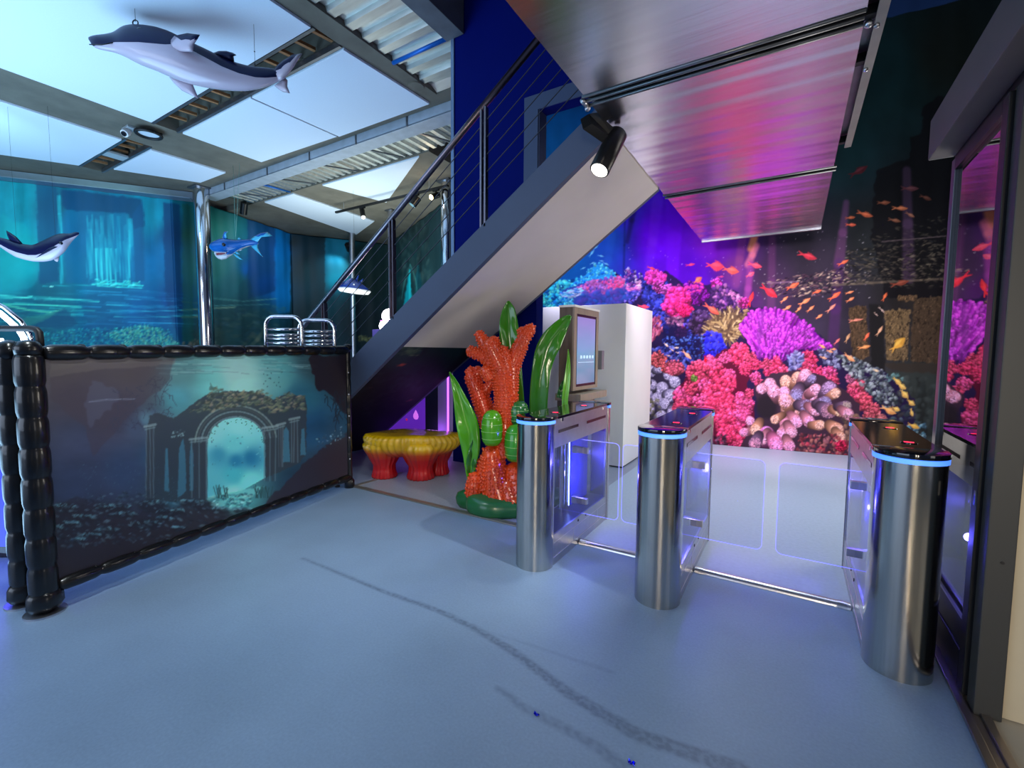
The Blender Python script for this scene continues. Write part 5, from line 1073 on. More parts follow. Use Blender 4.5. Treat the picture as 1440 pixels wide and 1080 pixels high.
fin('tail_fin',Z([(845,575),(880,610),(930,655),(1026,736),(985,670),(955,600),(950,540),(900,545)],zk),9.6,.026,[SL],t)
fin('pectoral_fin',Z([(585,680),(640,695),(742,780),(705,775),(640,740)],zk),9.6,.02,[SL],t,lambda x,y:.10)
fin('pectoral_fin',Z([(610,655),(650,650),(695,690),(690,706),(640,690)],zk),9.6,.018,[SL],t,lambda x,y:.03)
fin('pelvic_fin',Z([(678,640),(715,622),(730,630),(690,650)],zk),9.6,.016,[SW],t,lambda x,y:.04)
b=MB(); b.ball(tw(zk(460,555),9.6,.135),.036,8); b.build('eye',BLACKGLOSS,t,smooth=True)
a=tw(zk(632,482),9.6); NYL=mat('nylon_line',(120,170,160),.4)
for dx in (-.1,.15): wire(zk(632,482),9.6,t,(a.x+dx,a.y+.05,ZC-.0),False,.003,NYL)
# ray
zr=lambda x,y:(440+x/5.4,300+y/5.4)
t=thing('hanging_ray',tuple(tw((497,403),11.0)),'small blue manta ray figure with white underside hanging before the thin steel column','ray','hanging sea animals')
b=MB();v=[];f=[];m=30;mi=[]
def raypt(u,w):   # plan outline: wide diamond
    a=2*math.pi*w; return (math.cos(a)*(abs(math.cos(a))**.4),math.sin(a)*(abs(math.sin(a))**.3))
c0=tw(zr(313,585),11.0); hw=.40; RTV=V3(RT)
prof=[(1.,0.),(.96,.03),(.8,.095),(.55,.18),(.3,.24),(.1,.265)]
for s,h in prof:
    for k in range(m):
        x,y=raypt(0,k/m); v.append(tuple(c0+RTV*(x*hw*s+.0)+FWV*(y*.32*s)+Vector((0,0,h-.03*abs(x*s)**2*0-.035*x))))
v.append(tuple(c0+Vector((0,0,.27))))
for i in range(len(prof)-1):
    for k in range(m): f.append((i*m+k,i*m+(k+1)%m,(i+1)*m+(k+1)%m,(i+1)*m+k)); mi.append(0 if i>0 else 1)
for k in range(m): f.append(((len(prof)-1)*m+k,(len(prof)-1)*m+(k+1)%m,len(v)-1)); mi.append(0)
base=len(v)
for k in range(m): x,y=raypt(0,k/m); v.append(tuple(c0+RTV*(x*hw*.85)+FWV*(y*.27)+Vector((0,0,-.06-.035*x))))
for k in range(m): f.append((k,(k+1)%m,base+(k+1)%m,base+k)); mi.append(1)
f.append(tuple(base+k for k in range(m))); mi.append(1)
b.add(v,f); b.m=mi; b.build('body',[mat('ray_blue',(10,62,160),.18,coat=.6),SW],t,smooth=True)
b=MB()
for x,y in ((245,575),(282,575),(325,578),(365,580),(312,540)): b.ball(tw(zr(x,y),10.75),.02,5)
b.build('pale_spots',SW,t,smooth=True)
fin('tail',Z([(315,515),(335,480),(350,462),(345,490),(340,515)],zr),11.1,.008,[mat('ray_blue',())],t); fin('back_fin',Z([(345,520),(385,492),(372,522)],zr),11.1,.006,[mat('ray_blue',())],t)
wire(zr(318,500),11.0,t,None,False,.0015)
WS=1.
# ---------------------------------------------------------------- coral sculpture
OR=mat('glossy_orange',(212,70,22),.22,noise=.12,nscale=9,coat=.5); ORD=mat('glossy_red_orange',(212,66,28),.25,noise=.1,nscale=9,coat=.4)
G1=mat('glossy_green',(74,150,20),.2,coat=.5,noise=.1,nscale=5); G2=mat('dark_leaf_green',(34,98,28),.22,coat=.5,noise=.12,nscale=5); G3=mat('bright_leaf_green',(120,196,60),.22,coat=.5); GB=mat('moss_green_base',(30,96,52),.3,coat=.3,noise=.15,nscale=6); GL=mat('pale_green_line',(150,196,110),.3)
CD=3.98
cb=onz(722,716)
t=thing('coral_sculpture',(float(cb[0]),float(cb[1]),0),'tall glossy sculpture of orange coral, green barrels and big green leaves beside the left turnstile','sculpture')
rr=np.random.RandomState(2)
def lob(a): return 1+.10*math.sin(3*a+.8)+.05*math.sin(5*a)+.03*math.sin(9*a)
b=MB(); v=[];n=48
prof=[(.95,0),(1.,.03),(1.02,.08),(.98,.125),(.88,.15),(.5,.165),(.05,.17)]
ax=V3(RT);ay=V3(FW)
for s,z in prof:
    for k in range(n): a=2*math.pi*k/n; q=lob(a)*s; v.append(tuple(Vector((cb[0],cb[1],z*(1+.12*math.sin(2*a+1))))+ax*(math.cos(a)*.50*q)+ay*(math.sin(a)*.25*q)))
f=[(i*n+k,i*n+(k+1)%n,(i+1)*n+(k+1)%n,(i+1)*n+k) for i in range(len(prof)-1) for k in range(n)]+[tuple(range(n-1,-1,-1)),tuple((len(prof)-1)*n+k for k in range(n))]
b.add(v,f); b.build('green_base',GB,t,smooth=True,angle=1.2)
def coral(name,chains,d,mt,bump=.0105,dens=1.,bs=1.0):
    b=MB()
    for pts,rad in chains:
        P=[tw((p[0],p[1]),d,p[2] if len(p)>2 else 0) for p in pts]; R=[r*d/F for r in rad]
        # resample and round the tip
        LL=sum((P[i+1]-P[i]).length for i in range(len(P)-1)); q=np.linspace(0,len(P)-1,max(14,int(LL/(bump*.5)))); PP=[];RR=[]
        for s in q: i=min(int(s),len(P)-2); u=s-i; PP.append(P[i].lerp(P[i+1],u)); RR.append(R[i]*(1-u)+R[i+1]*u)
        e=(PP[-1]-PP[-2]).normalized()
        for a in (.35,.65,.88,1.): PP.append(PP[len(q)-1]+e*RR[len(q)-1]*a); RR.append(RR[len(q)-1]*math.sqrt(max(0,1-a*a))+.001)
        b.tube(PP,RR,18)
        acc=0;row=0
        for i in range(len(PP)-1):
            sl=(PP[i+1]-PP[i]).length; acc+=sl
            if acc<bump*2.3: continue
            acc=0; row+=1; tdir=(PP[i+1]-PP[i]).normalized(); o=tdir.orthogonal().normalized(); o2=tdir.cross(o); r=RR[i]
            nk=max(4,int(2*math.pi*r/(bump*2.6)))
            for k in range(nk):
                a=6.283*(k+.5*(row%2))/nk+rr.randn()*.05; nd=o*math.cos(a)+o2*math.sin(a)
                if nd.dot(FWV)>.45: continue
                b.ball(PP[i]+nd*(r+bump*.15)+tdir*rr.randn()*bump*.2,bump*(.8+.3*rr.rand())*bs,4)
    return b.build(name,mt,t,smooth=True)
coral('tall_coral',[([(712,640),(711,595),(712,552),(709,520),(704,503)],[20,16,16.5,20,17]),
    ([(704,512),(690,497),(679,478),(674,470)],[13,11,8,6]),([(697,512),(680,500),(662,494)],[12,9,7]),([(704,516,.05),(694,496,.07),(688,484,.08)],[13,10,8]),([(702,505),(697,490),(694,480)],[12,9,8]),([(710,508,.03),(706,496,.04),(705,492,.04)],[11,9,7]),
    ([(716,522),(726,500),(735,480),(738,470)],[13,11,9,8]),([(737,476),(743,466),(746,462)],[9,8,7]),([(737,478),(735,468),(734,465)],[8,7,6]),([(690,532,.03),(684,522,.04)],[10,9])],CD,OR)
q=coral('small_coral',[([(690,600),(680,570),(670,545),(664,530)],[14,13,11,9]),([(666,535),(661,525),(662,521)],[8,7,6]),([(668,535),(672,524),(672,520)],[8,7,6]),([(676,556),(686,545),(691,537)],[9,7,6]),([(668,545),(660,535)],[8,6])],4.10,ORD)
coral('knobbly_mound',[([(704,700,.0),(699,683),(694,660),(692,640)],[25,22,18,15]),([(742,706,.0),(733,690),(728,668)],[32,28,21]),([(722,703,.04),(716,685,.05)],[24,16]),([(668,696,-.02),(668,680),(668,672)],[14,12,9]),([(683,690),(680,672,-.04),(684,650,-.06)],[14,12,12])],3.93,mat('glossy_orange',()),.0125,1.1,1.1)
for (px,py,w,h,d,mt) in [(692,601,15.5,25,3.84,G1),(725.5,622,17,26,3.84,mat('barrel_green',(52,140,34),.2,coat=.5)),(729,580,15,17,3.95,mat('barrel_dark_green',(38,106,48),.22,coat=.5))]:
    c=tw((px,py),d); R=w*d/F; Hh=h*d/F
    b=MB(); b.lathe([(R*.66,-Hh),(R*.9,-Hh*.75),(R,-.1*Hh),(R*.95,Hh*.35),(R*.78,Hh*.72),(R*.5,Hh*.93),(R*.15,Hh)],c,30,mod=lambda a,z:1+.015*math.cos(12*a)); q=b.build('green_barrel',mt,t,smooth=True)
    b=MB()
    for k,zf in enumerate((-.62,-.2,.2,.58)):
        rr_=R*np.interp(zf,[-1,-.75,-.1,.35,.72,.93],[.66,.9,1,.95,.78,.5])*1.004
        b.tube([c+Vector((rr_*math.cos(a),rr_*math.sin(a),zf*Hh)) for a in np.linspace(0,6.283,28)],.0022,5)
    b.build('barrel_line',GL,q,smooth=True)
def leaf(path,hw,d,mt,bend=.05,wav=.012,w0=0.):
    P=[np.array(p,float) for p in path]; n=44; q=np.linspace(0,len(P)-1,n); xs=[];h=[]
    pts=np.array(path,float); X=np.interp(q,range(len(P)),pts[:,0]);Y=np.interp(q,range(len(P)),pts[:,1]);Hh=np.interp(q,range(len(P)),hw)
    for _ in range(4): X[1:-1]=(X[:-2]+2*X[1:-1]+X[2:])/4;Y[1:-1]=(Y[:-2]+2*Y[1:-1]+Y[2:])/4;Hh[1:-1]=(Hh[:-2]+2*Hh[1:-1]+Hh[2:])/4
    b=MB();v=[];m=9
    for i in range(n):
        tx=X[min(i+1,n-1)]-X[max(i-1,0)];ty=Y[min(i+1,n-1)]-Y[max(i-1,0)];L=math.hypot(tx,ty); nx,ny=-ty/L,tx/L
        for sd in (1,-1):
            for k in range(m):
                u=-1+2*k/(m-1); w=w0+.03*(1-u*u)*0+.02*abs(u)**1.5*(1 if True else 0)+wav*math.sin(i*.5+u*1.5)*abs(u)+ (.006*(1-u*u)+.0008)*sd - .010*(1-abs(u))**3*sd*0
                w+= -.012*math.exp(-(u/.18)**2)
                v.append(tuple(tw((X[i]+nx*u*Hh[i],Y[i]+ny*u*Hh[i]),d,w+bend*math.sin(i/n*3.1))))
    f=[]
    for i in range(n-1):
        for sd in range(2):
            o=i*2*m+sd*m
            for k in range(m-1): f.append((o+k,o+k+1,o+2*m+k+1,o+2*m+k))
        o=i*2*m; f.append((o,o+2*m,o+3*m,o+m)); f.append((o+m-1,o+2*m-1,o+4*m-1,o+3*m-1))
    f.append(tuple(list(range(m))+list(range(2*m-1,m-1,-1)))); o=(n-1)*2*m; f.append(tuple(list(range(o,o+m))+list(range(o+2*m-1,o+m-1,-1))))
    b.add(v,f); return b.build('leaf',mt,t,smooth=True)
leaf([(632,523),(638,535),(645,555),(654,585),(659,605),(662,635),(661,665),(664,690)],[.8,4,8,14.5,16,12,6,4],4.0,G1)
leaf([(673,606),(670,620),(667,635),(662,652),(662,668)],[1,6,8,7,4],3.98,G2,.02)
leaf([(715,423),(715.5,434),(715,455),(717,480),(721,510),(727,545),(731,590),(732,640)],[1.5,9,13.5,14,12,9,8,7],4.16,mat('mid_leaf_green',(56,128,24),.2,coat=.5,noise=.1,nscale=5))
leaf([(803,444),(798,448),(788,460),(777,476),(767,495),(761,520),(757,560),(757,610),(757,660)],[2,6,11,15.5,15.5,13,13,12,9],4.10,mat('mid_leaf_green',()),.05)
leaf([(799,491),(799.5,502),(799,520),(797,540),(794.5,560),(794,580),(795,605),(791,635),(794,665),(797,692)],[.5,1.8,3.6,5,4.5,4,3.2,2.6,3,4],3.98,G3,.01,.005)
leaf([(787,560),(790,548),(792,535)],[5,5,1],4.05,G2,.01)
# ---------------------------------------------------------------- giant clam-like bench
def bench():
    c=dep(579,612,5.03); c=np.array([c[0],c[1],0]); cv=Vector((float(c[0]),float(c[1]),0))
    t=thing('coral_bench',tuple(cv),'glossy yellow and red coral shaped bench under the stairs','bench')
    m=D.materials.new('yellow_red_glaze'); m.use_nodes=True; N=m.node_tree.nodes; L=m.node_tree.links; p=N['Principled BSDF']
    tc=N.new('ShaderNodeTexCoord'); sp=N.new('ShaderNodeSeparateXYZ'); L.new(tc.outputs['Object'],sp.inputs[0])
    r=N.new('ShaderNodeValToRGB'); e=r.color_ramp.elements; e[0].position=.22; e[0].color=lin((190,10,14))+(1,); e[1].position=.36; e[1].color=lin((222,176,14))+(1,); k=e.new(.29) if hasattr(e,'new') else None
    if k: k.color=lin((200,70,10))+(1,)
    L.new(sp.outputs['Z'],r.inputs[0]); L.new(r.outputs[0],p.inputs['Base Color']); p.inputs['Roughness'].default_value=.2; p.inputs['Coat Weight'].default_value=.6; p.inputs['Coat Roughness'].default_value=.05
    rib=lambda a,z:1+.022*math.cos(46*a)
    b=MB();v=[];n=184
    prof=[(.45,.24),(.62,.265),(.80,.30),(.93,.345),(1.,.40),(1.01,.435),(.97,.468),(.90,.488),(.78,.494),(.4,.492),(.02,.49)]
    for s,z in prof:
        for k in range(n):
            a=2*math.pi*k/n; am=.034*(min(1,max(0,(s-.5)*3)) if z<.488 else .15); q=s*(1+am*math.cos(46*a))*(1+.05*math.sin(3*a+2)); dz=.018*math.sin(4*a+.6)*(1 if s>.6 else 0)*(1 if z<.48 else .3)
            v.append(tuple(cv+ax*(math.cos(a)*.525*q)+ay*(math.sin(a)*.29*q)+Vector((0,0,z+dz))))
    f=[(i*n+k,i*n+(k+1)%n,(i+1)*n+(k+1)%n,(i+1)*n+k) for i in range(len(prof)-1) for k in range(n)]+[tuple(range(n-1,-1,-1)),tuple((len(prof)-1)*n+k for k in range(n))]
    b.add(v,f); b.build('seat',m,t,smooth=True)
    for u,w,r0 in ((-.30,-.03,.150),(.115,-.07,.165),(.27,.12,.14)):
        q=cv+ax*u+ay*w; b=MB()
        b.lathe([(r0*.86,0),(r0*.92,.02),(r0*.80,.08),(r0*.78,.14),(r0*1.0,.20),(r0*1.18,.26),(r0*1.40,.32),(r0*1.5,.37),(r0*1.2,.42)],tuple(q),72,mod=lambda a,z:1+.05*math.cos(18*a)); b.build('leg',m,t,smooth=True)
bench()
# ---------------------------------------------------------------- padded barrier with printed banner
BA=np.array([-3.317,.70]);BB=np.array([-3.826,3.034])
def pad_profile(r,z0,z1,seg,amp=.12):
    P=[];n=max(1,int(round((z1-z0)/seg)))
    for i in range(n):
        for u in (0,.06,.18,.5,.82,.94): P.append((r*(1-amp+amp*min(1,4.6*u*(1-u)*1.3)),z0+(i+u)*(z1-z0)/n))
    P.append((r*(1-amp),z1)); return P
def padded_post(b,x,y,r,z0,z1,seg): b.lathe(pad_profile(r,z0,z1,seg),(x,y,0),24)
def padded_bar(b,a,e,r,seg,amp=.14):
    a=Vector(a);e=Vector(e);L=(e-a).length; P=pad_profile(r,0,L,seg,amp); d=(e-a)/L
    b.tube([a+d*p[1] for p in P],[p[0] for p in P],18)
t=thing('padded_barrier',(float((BA+BB)[0]/2),float((BA+BB)[1]/2),0),'black padded frame barrier carrying the printed banner of an underwater arch','barrier')
b=MB(); padded_post(b,BA[0],BA[1]-.02,.060,.10,1.36,.155); o=b.build('post_padding',BLACKVINYL,t,smooth=True)
b=MB(); b.lathe([(.05,1.36),(.056,1.40),(.04,1.43),(.01,1.44)],(BA[0],BA[1]-.02,0)); b.build('clamp_bundle',BLACKVINYL,t,smooth=True)
b=MB(); b.lathe([(.055,.02),(.072,.05),(.07,.10),(.052,.13)],(BA[0],BA[1]-.02,0),14,mod=lambda a,z:1+.08*math.cos(5*a)); b.build('clamp_bundle',BLACKVINYL,t,smooth=True)
b=MB(); b.lathe([(.085,0),(.085,.010),(.03,.016)],(BA[0],BA[1]-.02,0)); b.build('base_plate',STEELF,t)
b=MB(); padded_post(b,BB[0],BB[1],.030,.06,1.42,.15); b.lathe([(.03,1.40),(.046,1.42),(.046,1.45),(.02,1.465)],(BB[0],BB[1],0),12); b.lathe([(.05,.0),(.05,.07),(.03,.10)],(BB[0],BB[1],0),12); b.build('post_padding',BLACKVINYL,t,smooth=True)
b=MB(); padded_bar(b,(BA[0],BA[1]+.03,1.375),(BB[0],BB[1],1.405),.044,.2,.3); b.build('top_bar',BLACKVINYL,t,smooth=True)
b=MB(); padded_bar(b,(BA[0],BA[1]+.03,.125),(BB[0],BB[1],.105),.038,.2,.3); b.build('bottom_bar',BLACKVINYL,t,smooth=True)
for k in range(1,12):
    u=k/12; x,y=BA+(BB-BA)*u
    for z,r in ((1.385+.027*u,.036),(.125-.02*u,.032)):
        b=MB(); d=Vector((BB[0]-BA[0],BB[1]-BA[1],0)).normalized(); c=Vector((x,y,z))
        b.tube([c-d*.009,c+d*.009],r,14); b.ball(c+Vector((.02,.004,-.034 if z>1 else .034)),.007,4); b.build('strap',BLACK,t,smooth=True,angle=.8)
for k in range(5):
    b=MB(); b.ball((BB[0]+.026,BB[1]-.012,.3+k*.22),.008,4); b.build('tie',SW,t,smooth=True)
nb=np.array([BB[1]-BA[1],-(BB-BA)[0]]); nb/=np.linalg.norm(nb)
o=print_sheet('banner',BAN,BA+(BB-BA)*.012+nb*.004,BA+(BB-BA)*.992+nb*.004,.135,1.365,.0062,mat_print('banner_print',.42,.35,1.3),  .0012,.9,.006,t,.115,1.388)
o['label']='printed banner of an overgrown underwater arch with columns'
p=onz(37,848)
t=thing('padded_post',(float(p[0]),float(p[1]),0),'black padded post with bent pipe handle, behind the front corner post of the barrier','post')
x,y=float(p[0]),float(p[1])
b=MB(); padded_post(b,x,y,.060,.10,1.36,.155); b.build('post_padding',BLACKVINYL,t,smooth=True)
b=MB(); b.lathe([(.085,0),(.085,.010),(.03,.016)],(x,y,0)); b.build('base_plate',STEELF,t)
b=MB(); b.lathe([(.055,.02),(.072,.05),(.07,.10),(.052,.13)],(x,y,0),14,mod=lambda a,z:1+.08*math.cos(5*a)); b.build('clamp_bundle',BLACKVINYL,t,smooth=True)
b=MB(); b.lathe([(.058,1.34),(.066,1.38),(.05,1.42),(.01,1.44)],(x,y,0),14,mod=lambda a,z:1+.08*math.cos(5*a+1)); b.build('clamp_bundle',BLACKVINYL,t,smooth=True)
b=MB(); hz=1.55; a=V3(onx(55,470,-3.45)); P=[tw((-30,462),2.62),tw((44,462),2.5),tw((51,463.5),2.49),tw((55,468),2.48),tw((56,476),2.48),tw((57,490),2.47)]; b.tube(P,.017,12); b.build('pipe_handle',BLACK,t,smooth=True)
# ---------------------------------------------------------------- arcade machine at the left edge
def fx(px,py,d): return V3(dep(px,py,d))
t=thing('arcade_machine',tuple(Vector((fx(-30,800,3.2).x,fx(-30,800,3.2).y,0))),'game machine with glowing blue front panel behind the padded posts at the left edge','game machine')
def slab(b,x0,x1,z0,z1,d0,dp):
    A=fx(x0,500,d0);B=fx(x1,500,d0); b.prism([(A.x,A.y,z0),(B.x,B.y,z0),(B.x,B.y,z1),(A.x,A.y,z1)],tuple(FWV*dp))
b=MB(); slab(b,-130,24,.0,.98,2.95,.7); b.build('cabinet_body',mat('machine_dark',(20,18,40),.4),t,bevel=.008)
b=MB(); slab(b,-120,16,.08,.70,2.944,.006); b.build('blue_light_panel',mat('blue_glow_panel',(10,10,80),.3,emit=(18,14,240),es=1.5),t)
b=MB(); slab(b,-130,18,.98,1.22,2.95,.6); b.build('red_band',mat('machine_red',(140,70,58),.4,noise=.3,nscale=12),t)
b=MB(); slab(b,-125,16,1.0,1.03,2.943,.008); slab(b,-125,16,1.16,1.19,2.943,.008); b.build('chrome_trim',CHROME,t)
b=MB(); slab(b,-130,10,1.22,1.38,2.95,.6); b.build('glass_box',mat('machine_upper',(40,44,60),.15,coat=.6),t)
b=MB(); P=[tw((x,y),3.05) for x,y in ((-60,425),(-25,428),(0,440),(14,452),(26,463),(33,474),(36,486))]; b.tube(P,.016,12); q=b.build('light_arc',mat('white_light_tube',(255,255,255),.3,emit=(225,235,255),es=9.),t,smooth=True)
b=MB(); P=[tw((x,y),3.12) for x,y in ((-60,418),(-20,420),(6,432),(30,452),(42,470),(46,488))]; b.tube(P,.014,12); b.build('chrome_arch',CHROME,t,smooth=True)
b=MB()
for x,y in ((2,478),(6,488),(1,498),(15,489),(30,489)): b.ball(tw((x,y),2.93),.012,5)
b.build('lamp_bulbs',MAT['white_light_tube'],t,smooth=True)
point('machine_glow',tuple(tw((15,700),2.80)),(.15,.12,1.),5,.05)
# ---------------------------------------------------------------- chrome rack behind the barrier
def rack(x0,x1,ytop,bars,d,label,dd_=.0):
    t=thing('chrome_rack',(float(dep((x0+x1)/2,490,d)[0]),float(dep((x0+x1)/2,490,d)[1]),0),label,'rack','chrome tube racks behind the barrier')
    A=fx(x0,ytop,d);B=fx(x1,ytop,d); zt_=A.z; r=.018; cr_=.09; u=(B-A); u.z=0; u.normalize()
    P=[Vector((A.x,A.y,0.02)),Vector((A.x,A.y,zt_-cr_))]
    for k in range(1,7): a=math.pi/2*k/7; P.append(Vector((A.x,A.y,zt_-cr_))+u*(cr_*(1-math.cos(a)))+Vector((0,0,cr_*math.sin(a))))
    P.append(Vector((A.x,A.y,zt_))+u*cr_); P.append(Vector((B.x,B.y,zt_))-u*cr_)
    for k in range(1,7): a=math.pi/2*k/7; P.append(Vector((B.x,B.y,zt_))-u*cr_+u*(cr_*math.sin(a))+Vector((0,0,-cr_*(1-math.cos(a)))))
    P+=[Vector((B.x,B.y,zt_-cr_)),Vector((B.x,B.y,.02))]
    b=MB(); b.tube(P,r,14); b.build('hoop',CHROME,t,smooth=True)
    for y in bars:
        z=fx(x0,y,d).z; b=MB(); b.tube([Vector((A.x,A.y,z))+u*.02,Vector((B.x,B.y,z))-u*.02],.014,12); b.build('cross_bar',CHROME,t,smooth=True)
    for c in (A,B): b=MB(); b.lathe([(.026,0),(.026,.03)],(c.x,c.y,0),12); b.build('rubber_foot',BLACK,t)
rack(373,424,445,(463,471,476,482,495,520),4.50,'left one of two chrome tube racks showing above the padded barrier')
rack(420,470,450,(466,472,479,484,500),4.60,'right one of two chrome tube racks, next to the foot of the stair railing')
# ---------------------------------------------------------------- ceiling fittings
p=V3(onz(180,180,ZC)); t=thing('ceiling_camera',tuple(p),'small white ceiling camera on the grey concrete strip','camera')
b=MB(); b.box((p.x-.10,p.y-.06,ZC-.04),(p.x+.17,p.y+.06,ZC)); b.build('mount',mat('camera_grey',(150,156,160),.4),t,bevel=.006)
b=MB(); b.tube([p+Vector((0,0,-.05)),p+Vector((.01,-.02,-.08)),p+Vector((.04,-.07,-.13))],[.052,.06,.06],18); b.build('camera_head',mat('camera_white',(225,225,228),.4),t,smooth=True,angle=.8)
b=MB(); q=p+Vector((.04,-.07,-.13)); b.tube([q,q+Vector((.007,-.015,-.015))],.04,16); b.build('lens',BLACKGLOSS,t)
p=V3(onz(209,189,ZC-.09)); t=thing('ring_lamp',tuple(p),'black ring lamp under the concrete strip beside the ceiling camera','lamp')
b=MB(); b.tube([p+Vector((.18*math.cos(a),.18*math.sin(a),0)) for a in np.linspace(0,6.283,36)],.026,10); b.build('ring',BLACK,t,smooth=True)
b=MB(); b.lathe([(.16,0),(.16,.012)],tuple(p+Vector((0,0,.016)))); b.build('diffuser',mat('lamp_diffuser',(200,212,224),.6),t)
b=MB(); b.tube([p+Vector((.0,.17,.0)),p+Vector((0,.19,.09))],.022,8); b.build('stem',BLACK,t)
p=V3(onz(585,120,ZC)); b=MB(); b.lathe([(.11,-.022),(.11,0)],tuple(p)); tag(b.build('junction_cover',CONC,loc=tuple(p)),'small round grey cap on the concrete strip beside the corrugated deck','ceiling cap')
TZ=5.0; TYK=7.9
t=thing('light_track',(-8.4,TYK,TZ),'thin black lighting track hanging before the triangular ceiling panel','light track')
b=MB(); b.box((-10.32,TYK-.03,TZ-.025),(-6.55,TYK+.03,TZ+.02)); b.build('rail',BLACK,t,bevel=.004)
for x in (-10.0,-7.1): b=MB(); b.tube([(x,TYK,TZ+.02),(x,TYK,ZC)],.004,6); b.build('hanging_wire',mat('pale_wire',(190,196,196),.4),t)
def track_spot(top,d0,L,r,label,lit,col=(255,255,255),es=0.):
    top=V3(top); dv=Vector(d0).normalized(); t=thing('track_spotlight',tuple(top),label,'spotlight','small black spotlights of the hall')
    b=MB(); b.box((top.x-.09,top.y-.022,top.z-.035),(top.x+.09,top.y+.022,top.z)); b.build('adapter',BLACK,t); b=MB(); b.tube([top+Vector((0,0,-.03)),top+Vector((0,0,-.12))],.018,8); b.build('stem',BLACK,t)
    a=top+Vector((0,0,-.13)); b=MB(); b.tube([a-dv*L*.35,a-dv*L*.33,a+dv*L*.65],[r*.85,r,r],20); b.build('housing',mat('black_anodised',()),t,smooth=True,angle=.8)
    b=MB(); b.tube([a+dv*L*.65,a+dv*(L*.65+.005)],r*.86,18); b.build('lens',mat('lens_'+lit,col,.2,emit=col if es else None,es=es),t)
    return a+dv*(L*.65+.03),dv
track_spot((-9.3,TYK,TZ-.025),(.55,-.35,-.75),.32,.062,'black spotlight at the free end of the lighting track','plain',(230,226,220),.8)
track_spot((-7.5,TYK,TZ-.025),(-.3,-.3,-.6),.22,.09,'black spotlight in the middle of the track, behind the stair handrail','glossy',(120,160,170),.3)
a,dv=track_spot((-6.9,TYK,TZ-.025),(-.1,-.85,-.45),.24,.064,'small spotlight with a warm lit lens beside the blue-sheened column','warm',(255,214,150),9.)
point('track_lamp_warm',tuple(a+dv*.05),(1,.8,.55),6,.05)
p=onz(343,283,ZC-.0); track_spot(tuple(p),(-.5,.15,-.7),.30,.085,'small spotlight with a cyan lens above the shark','cyan',(120,235,240),1.2)
p=dep(489,341,15.0); a,dv=track_spot(tuple(p),(-.55,.75,-.55),.26,.085,'small spotlight with a cyan lens at the head of the thin column behind the ray','cyan2',(130,240,245),2.)
spot('column_spot_beam',tuple(a),(-13.33,10.05,4.0),82,(.25,.85,1.),120,.8,.05)
# ---------------------------------------------------------------- lit machines behind and under the stairs
p=V3(dep(548,450,7.6)); t=thing('light_globe_machine',(p.x,p.y,0),'glaring white globe light in a pink frame behind the stairs','lit machine')
b=MB(); b.box((p.x-.22,p.y-.18,0),(p.x+.22,p.y+.18,p.z-.16)); b.build('body',mat('machine_violet',(90,70,140),.4),t,bevel=.01)
b=MB(); b.ball((p.x,p.y,p.z+.06),.125,12); b.ball((p.x-.05,p.y-.05,p.z-.10),.10,10); b.build('globe',mat('glaring_white',(255,255,255),.3,emit=(255,246,250),es=14.),t,smooth=True)
b=MB(); q=.16
for dx in (-.03,.2):
    b.beam((p.x+dx,p.y-.17,p.z-.2),(p.x+dx,p.y-.17,p.z-.02),.014,.014)
b.beam((p.x-.03,p.y-.17,p.z-.02),(p.x+.2,p.y-.17,p.z-.02),.014,.014); b.build('pink_frame',mat('pink_frame_paint',(220,110,220),.4),t)
point('globe_glow',(p.x,p.y-.25,p.z+.2),(1,.9,.97),10,.08)
YB=4.62
a0=ony(538,600,YB);a1=ony(599,600,YB);a2=ony(617,600,YB);a3=ony(633,600,YB)
t=thing('purple_light_cabinet',(float((a0+a3)[0]/2),YB+.1,0),'purple glowing cabinet under the stairs behind the yellow bench','lit machine')
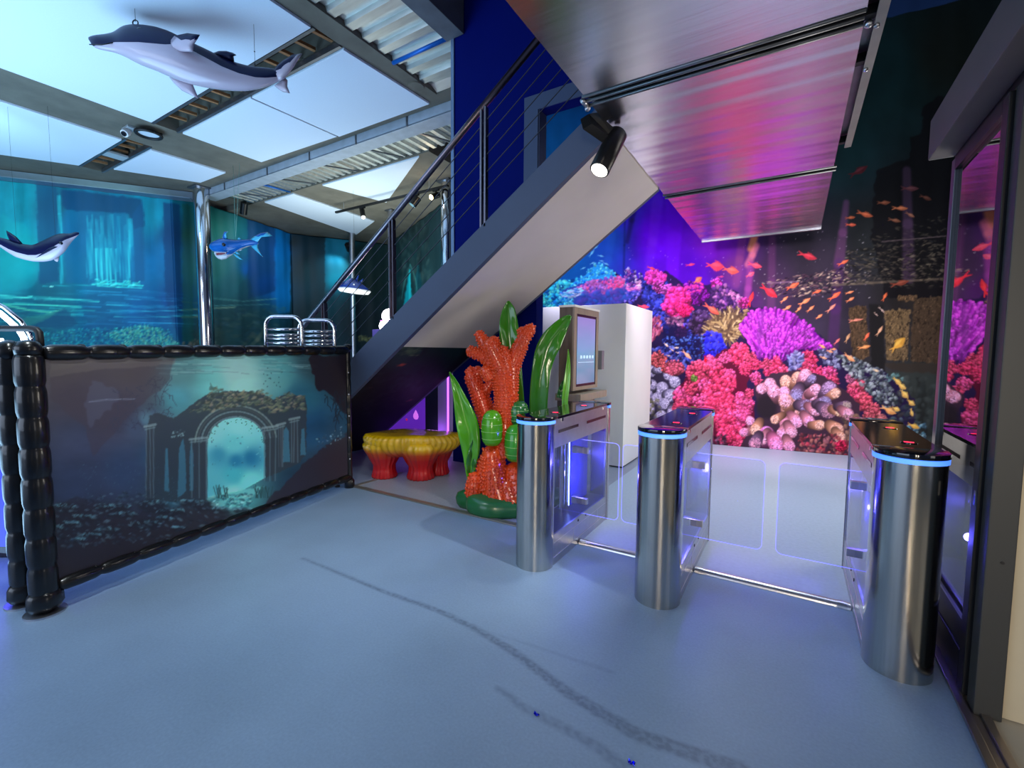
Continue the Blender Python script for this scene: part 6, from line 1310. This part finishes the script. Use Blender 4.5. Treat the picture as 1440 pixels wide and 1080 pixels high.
b=MB(); b.box((a0[0]-.3,YB,0),(a1[0],YB+.22,1.25)); q=b.build('purple_panel',mat('purple_glow',(90,40,160),.5,emit=(104,40,190),es=.55),t)
b=MB(); c=ony(585,582,YB); b.lathe([(.002,.055),(.02,.03),(.045,-.01),(.05,-.04),(.035,-.07),(.002,-.08)],(c[0],YB-.004,c[2]),18,sy=.12); b.build('pink_drop',mat('pink_drop',(220,120,230),.4,emit=(215,110,235),es=.8),q,smooth=True)
b=MB(); c=ony(572,590,YB); b.ball((c[0],YB-.003,c[2]),.018,5,sc=(1,.2,1)); b.build('red_drop',mat('red_drop',(220,40,90),.4,emit=(220,40,90),es=.5),q,smooth=True)
b=MB(); b.box((a1[0],YB-.01,0),(a2[0],YB+.22,1.4)); b.build('dark_door',mat('machine_night',(26,24,44),.4),t)
b=MB(); b.box((a2[0],YB-.015,0),(a3[0]-.02,YB+.2,1.4)); b.build('pale_panel',mat('pale_lilac',(150,130,190),.5),t)
b=MB(); b.tube([(a3[0]-.01,YB-.03,.05),(a3[0]-.01,YB-.03,1.4)],.011,10); b.build('neon_tube',mat('violet_neon',(230,120,255),.3,emit=(205,90,255),es=3.),t,smooth=True)
point('neon_glow',(float(a3[0])-.15,4.5,.35),(.6,.2,1.),1.6,.12)
# blue glints on the floor, put in as tiny metal scraps
GLINT=mat('blue_glint',(60,70,255),.12,1.)
for k,(px,py,lb) in enumerate(((754,1005,'tiny crumpled blue scrap made for a glint on the floor smear, farther from the camera'),(888,1074,'tiny crumpled blue scrap made for a glint at the bottom edge of the picture'))):
    p=onz(px,py); b=MB(); r_=np.random.RandomState(k); v=[];f=[]
    for i in range(5):
        for j in range(4): v.append((p[0]+(i-2)*.006+r_.randn()*.0015,p[1]+(j-1.5)*.004+r_.randn()*.001,.001+abs(r_.randn())*.004))
    for i in range(4):
        for j in range(3): f.append((i*4+j,i*4+j+1,i*4+j+5,i*4+j+4))
    n=len(v); b.add(v,f); o=b.build('glint_scrap',GLINT,loc=(float(p[0]),float(p[1]),0)); s=o.modifiers.new('thickness','SOLIDIFY'); s.thickness=.0006; tag(o,lb,'foil scrap','scraps standing for glints on the floor')
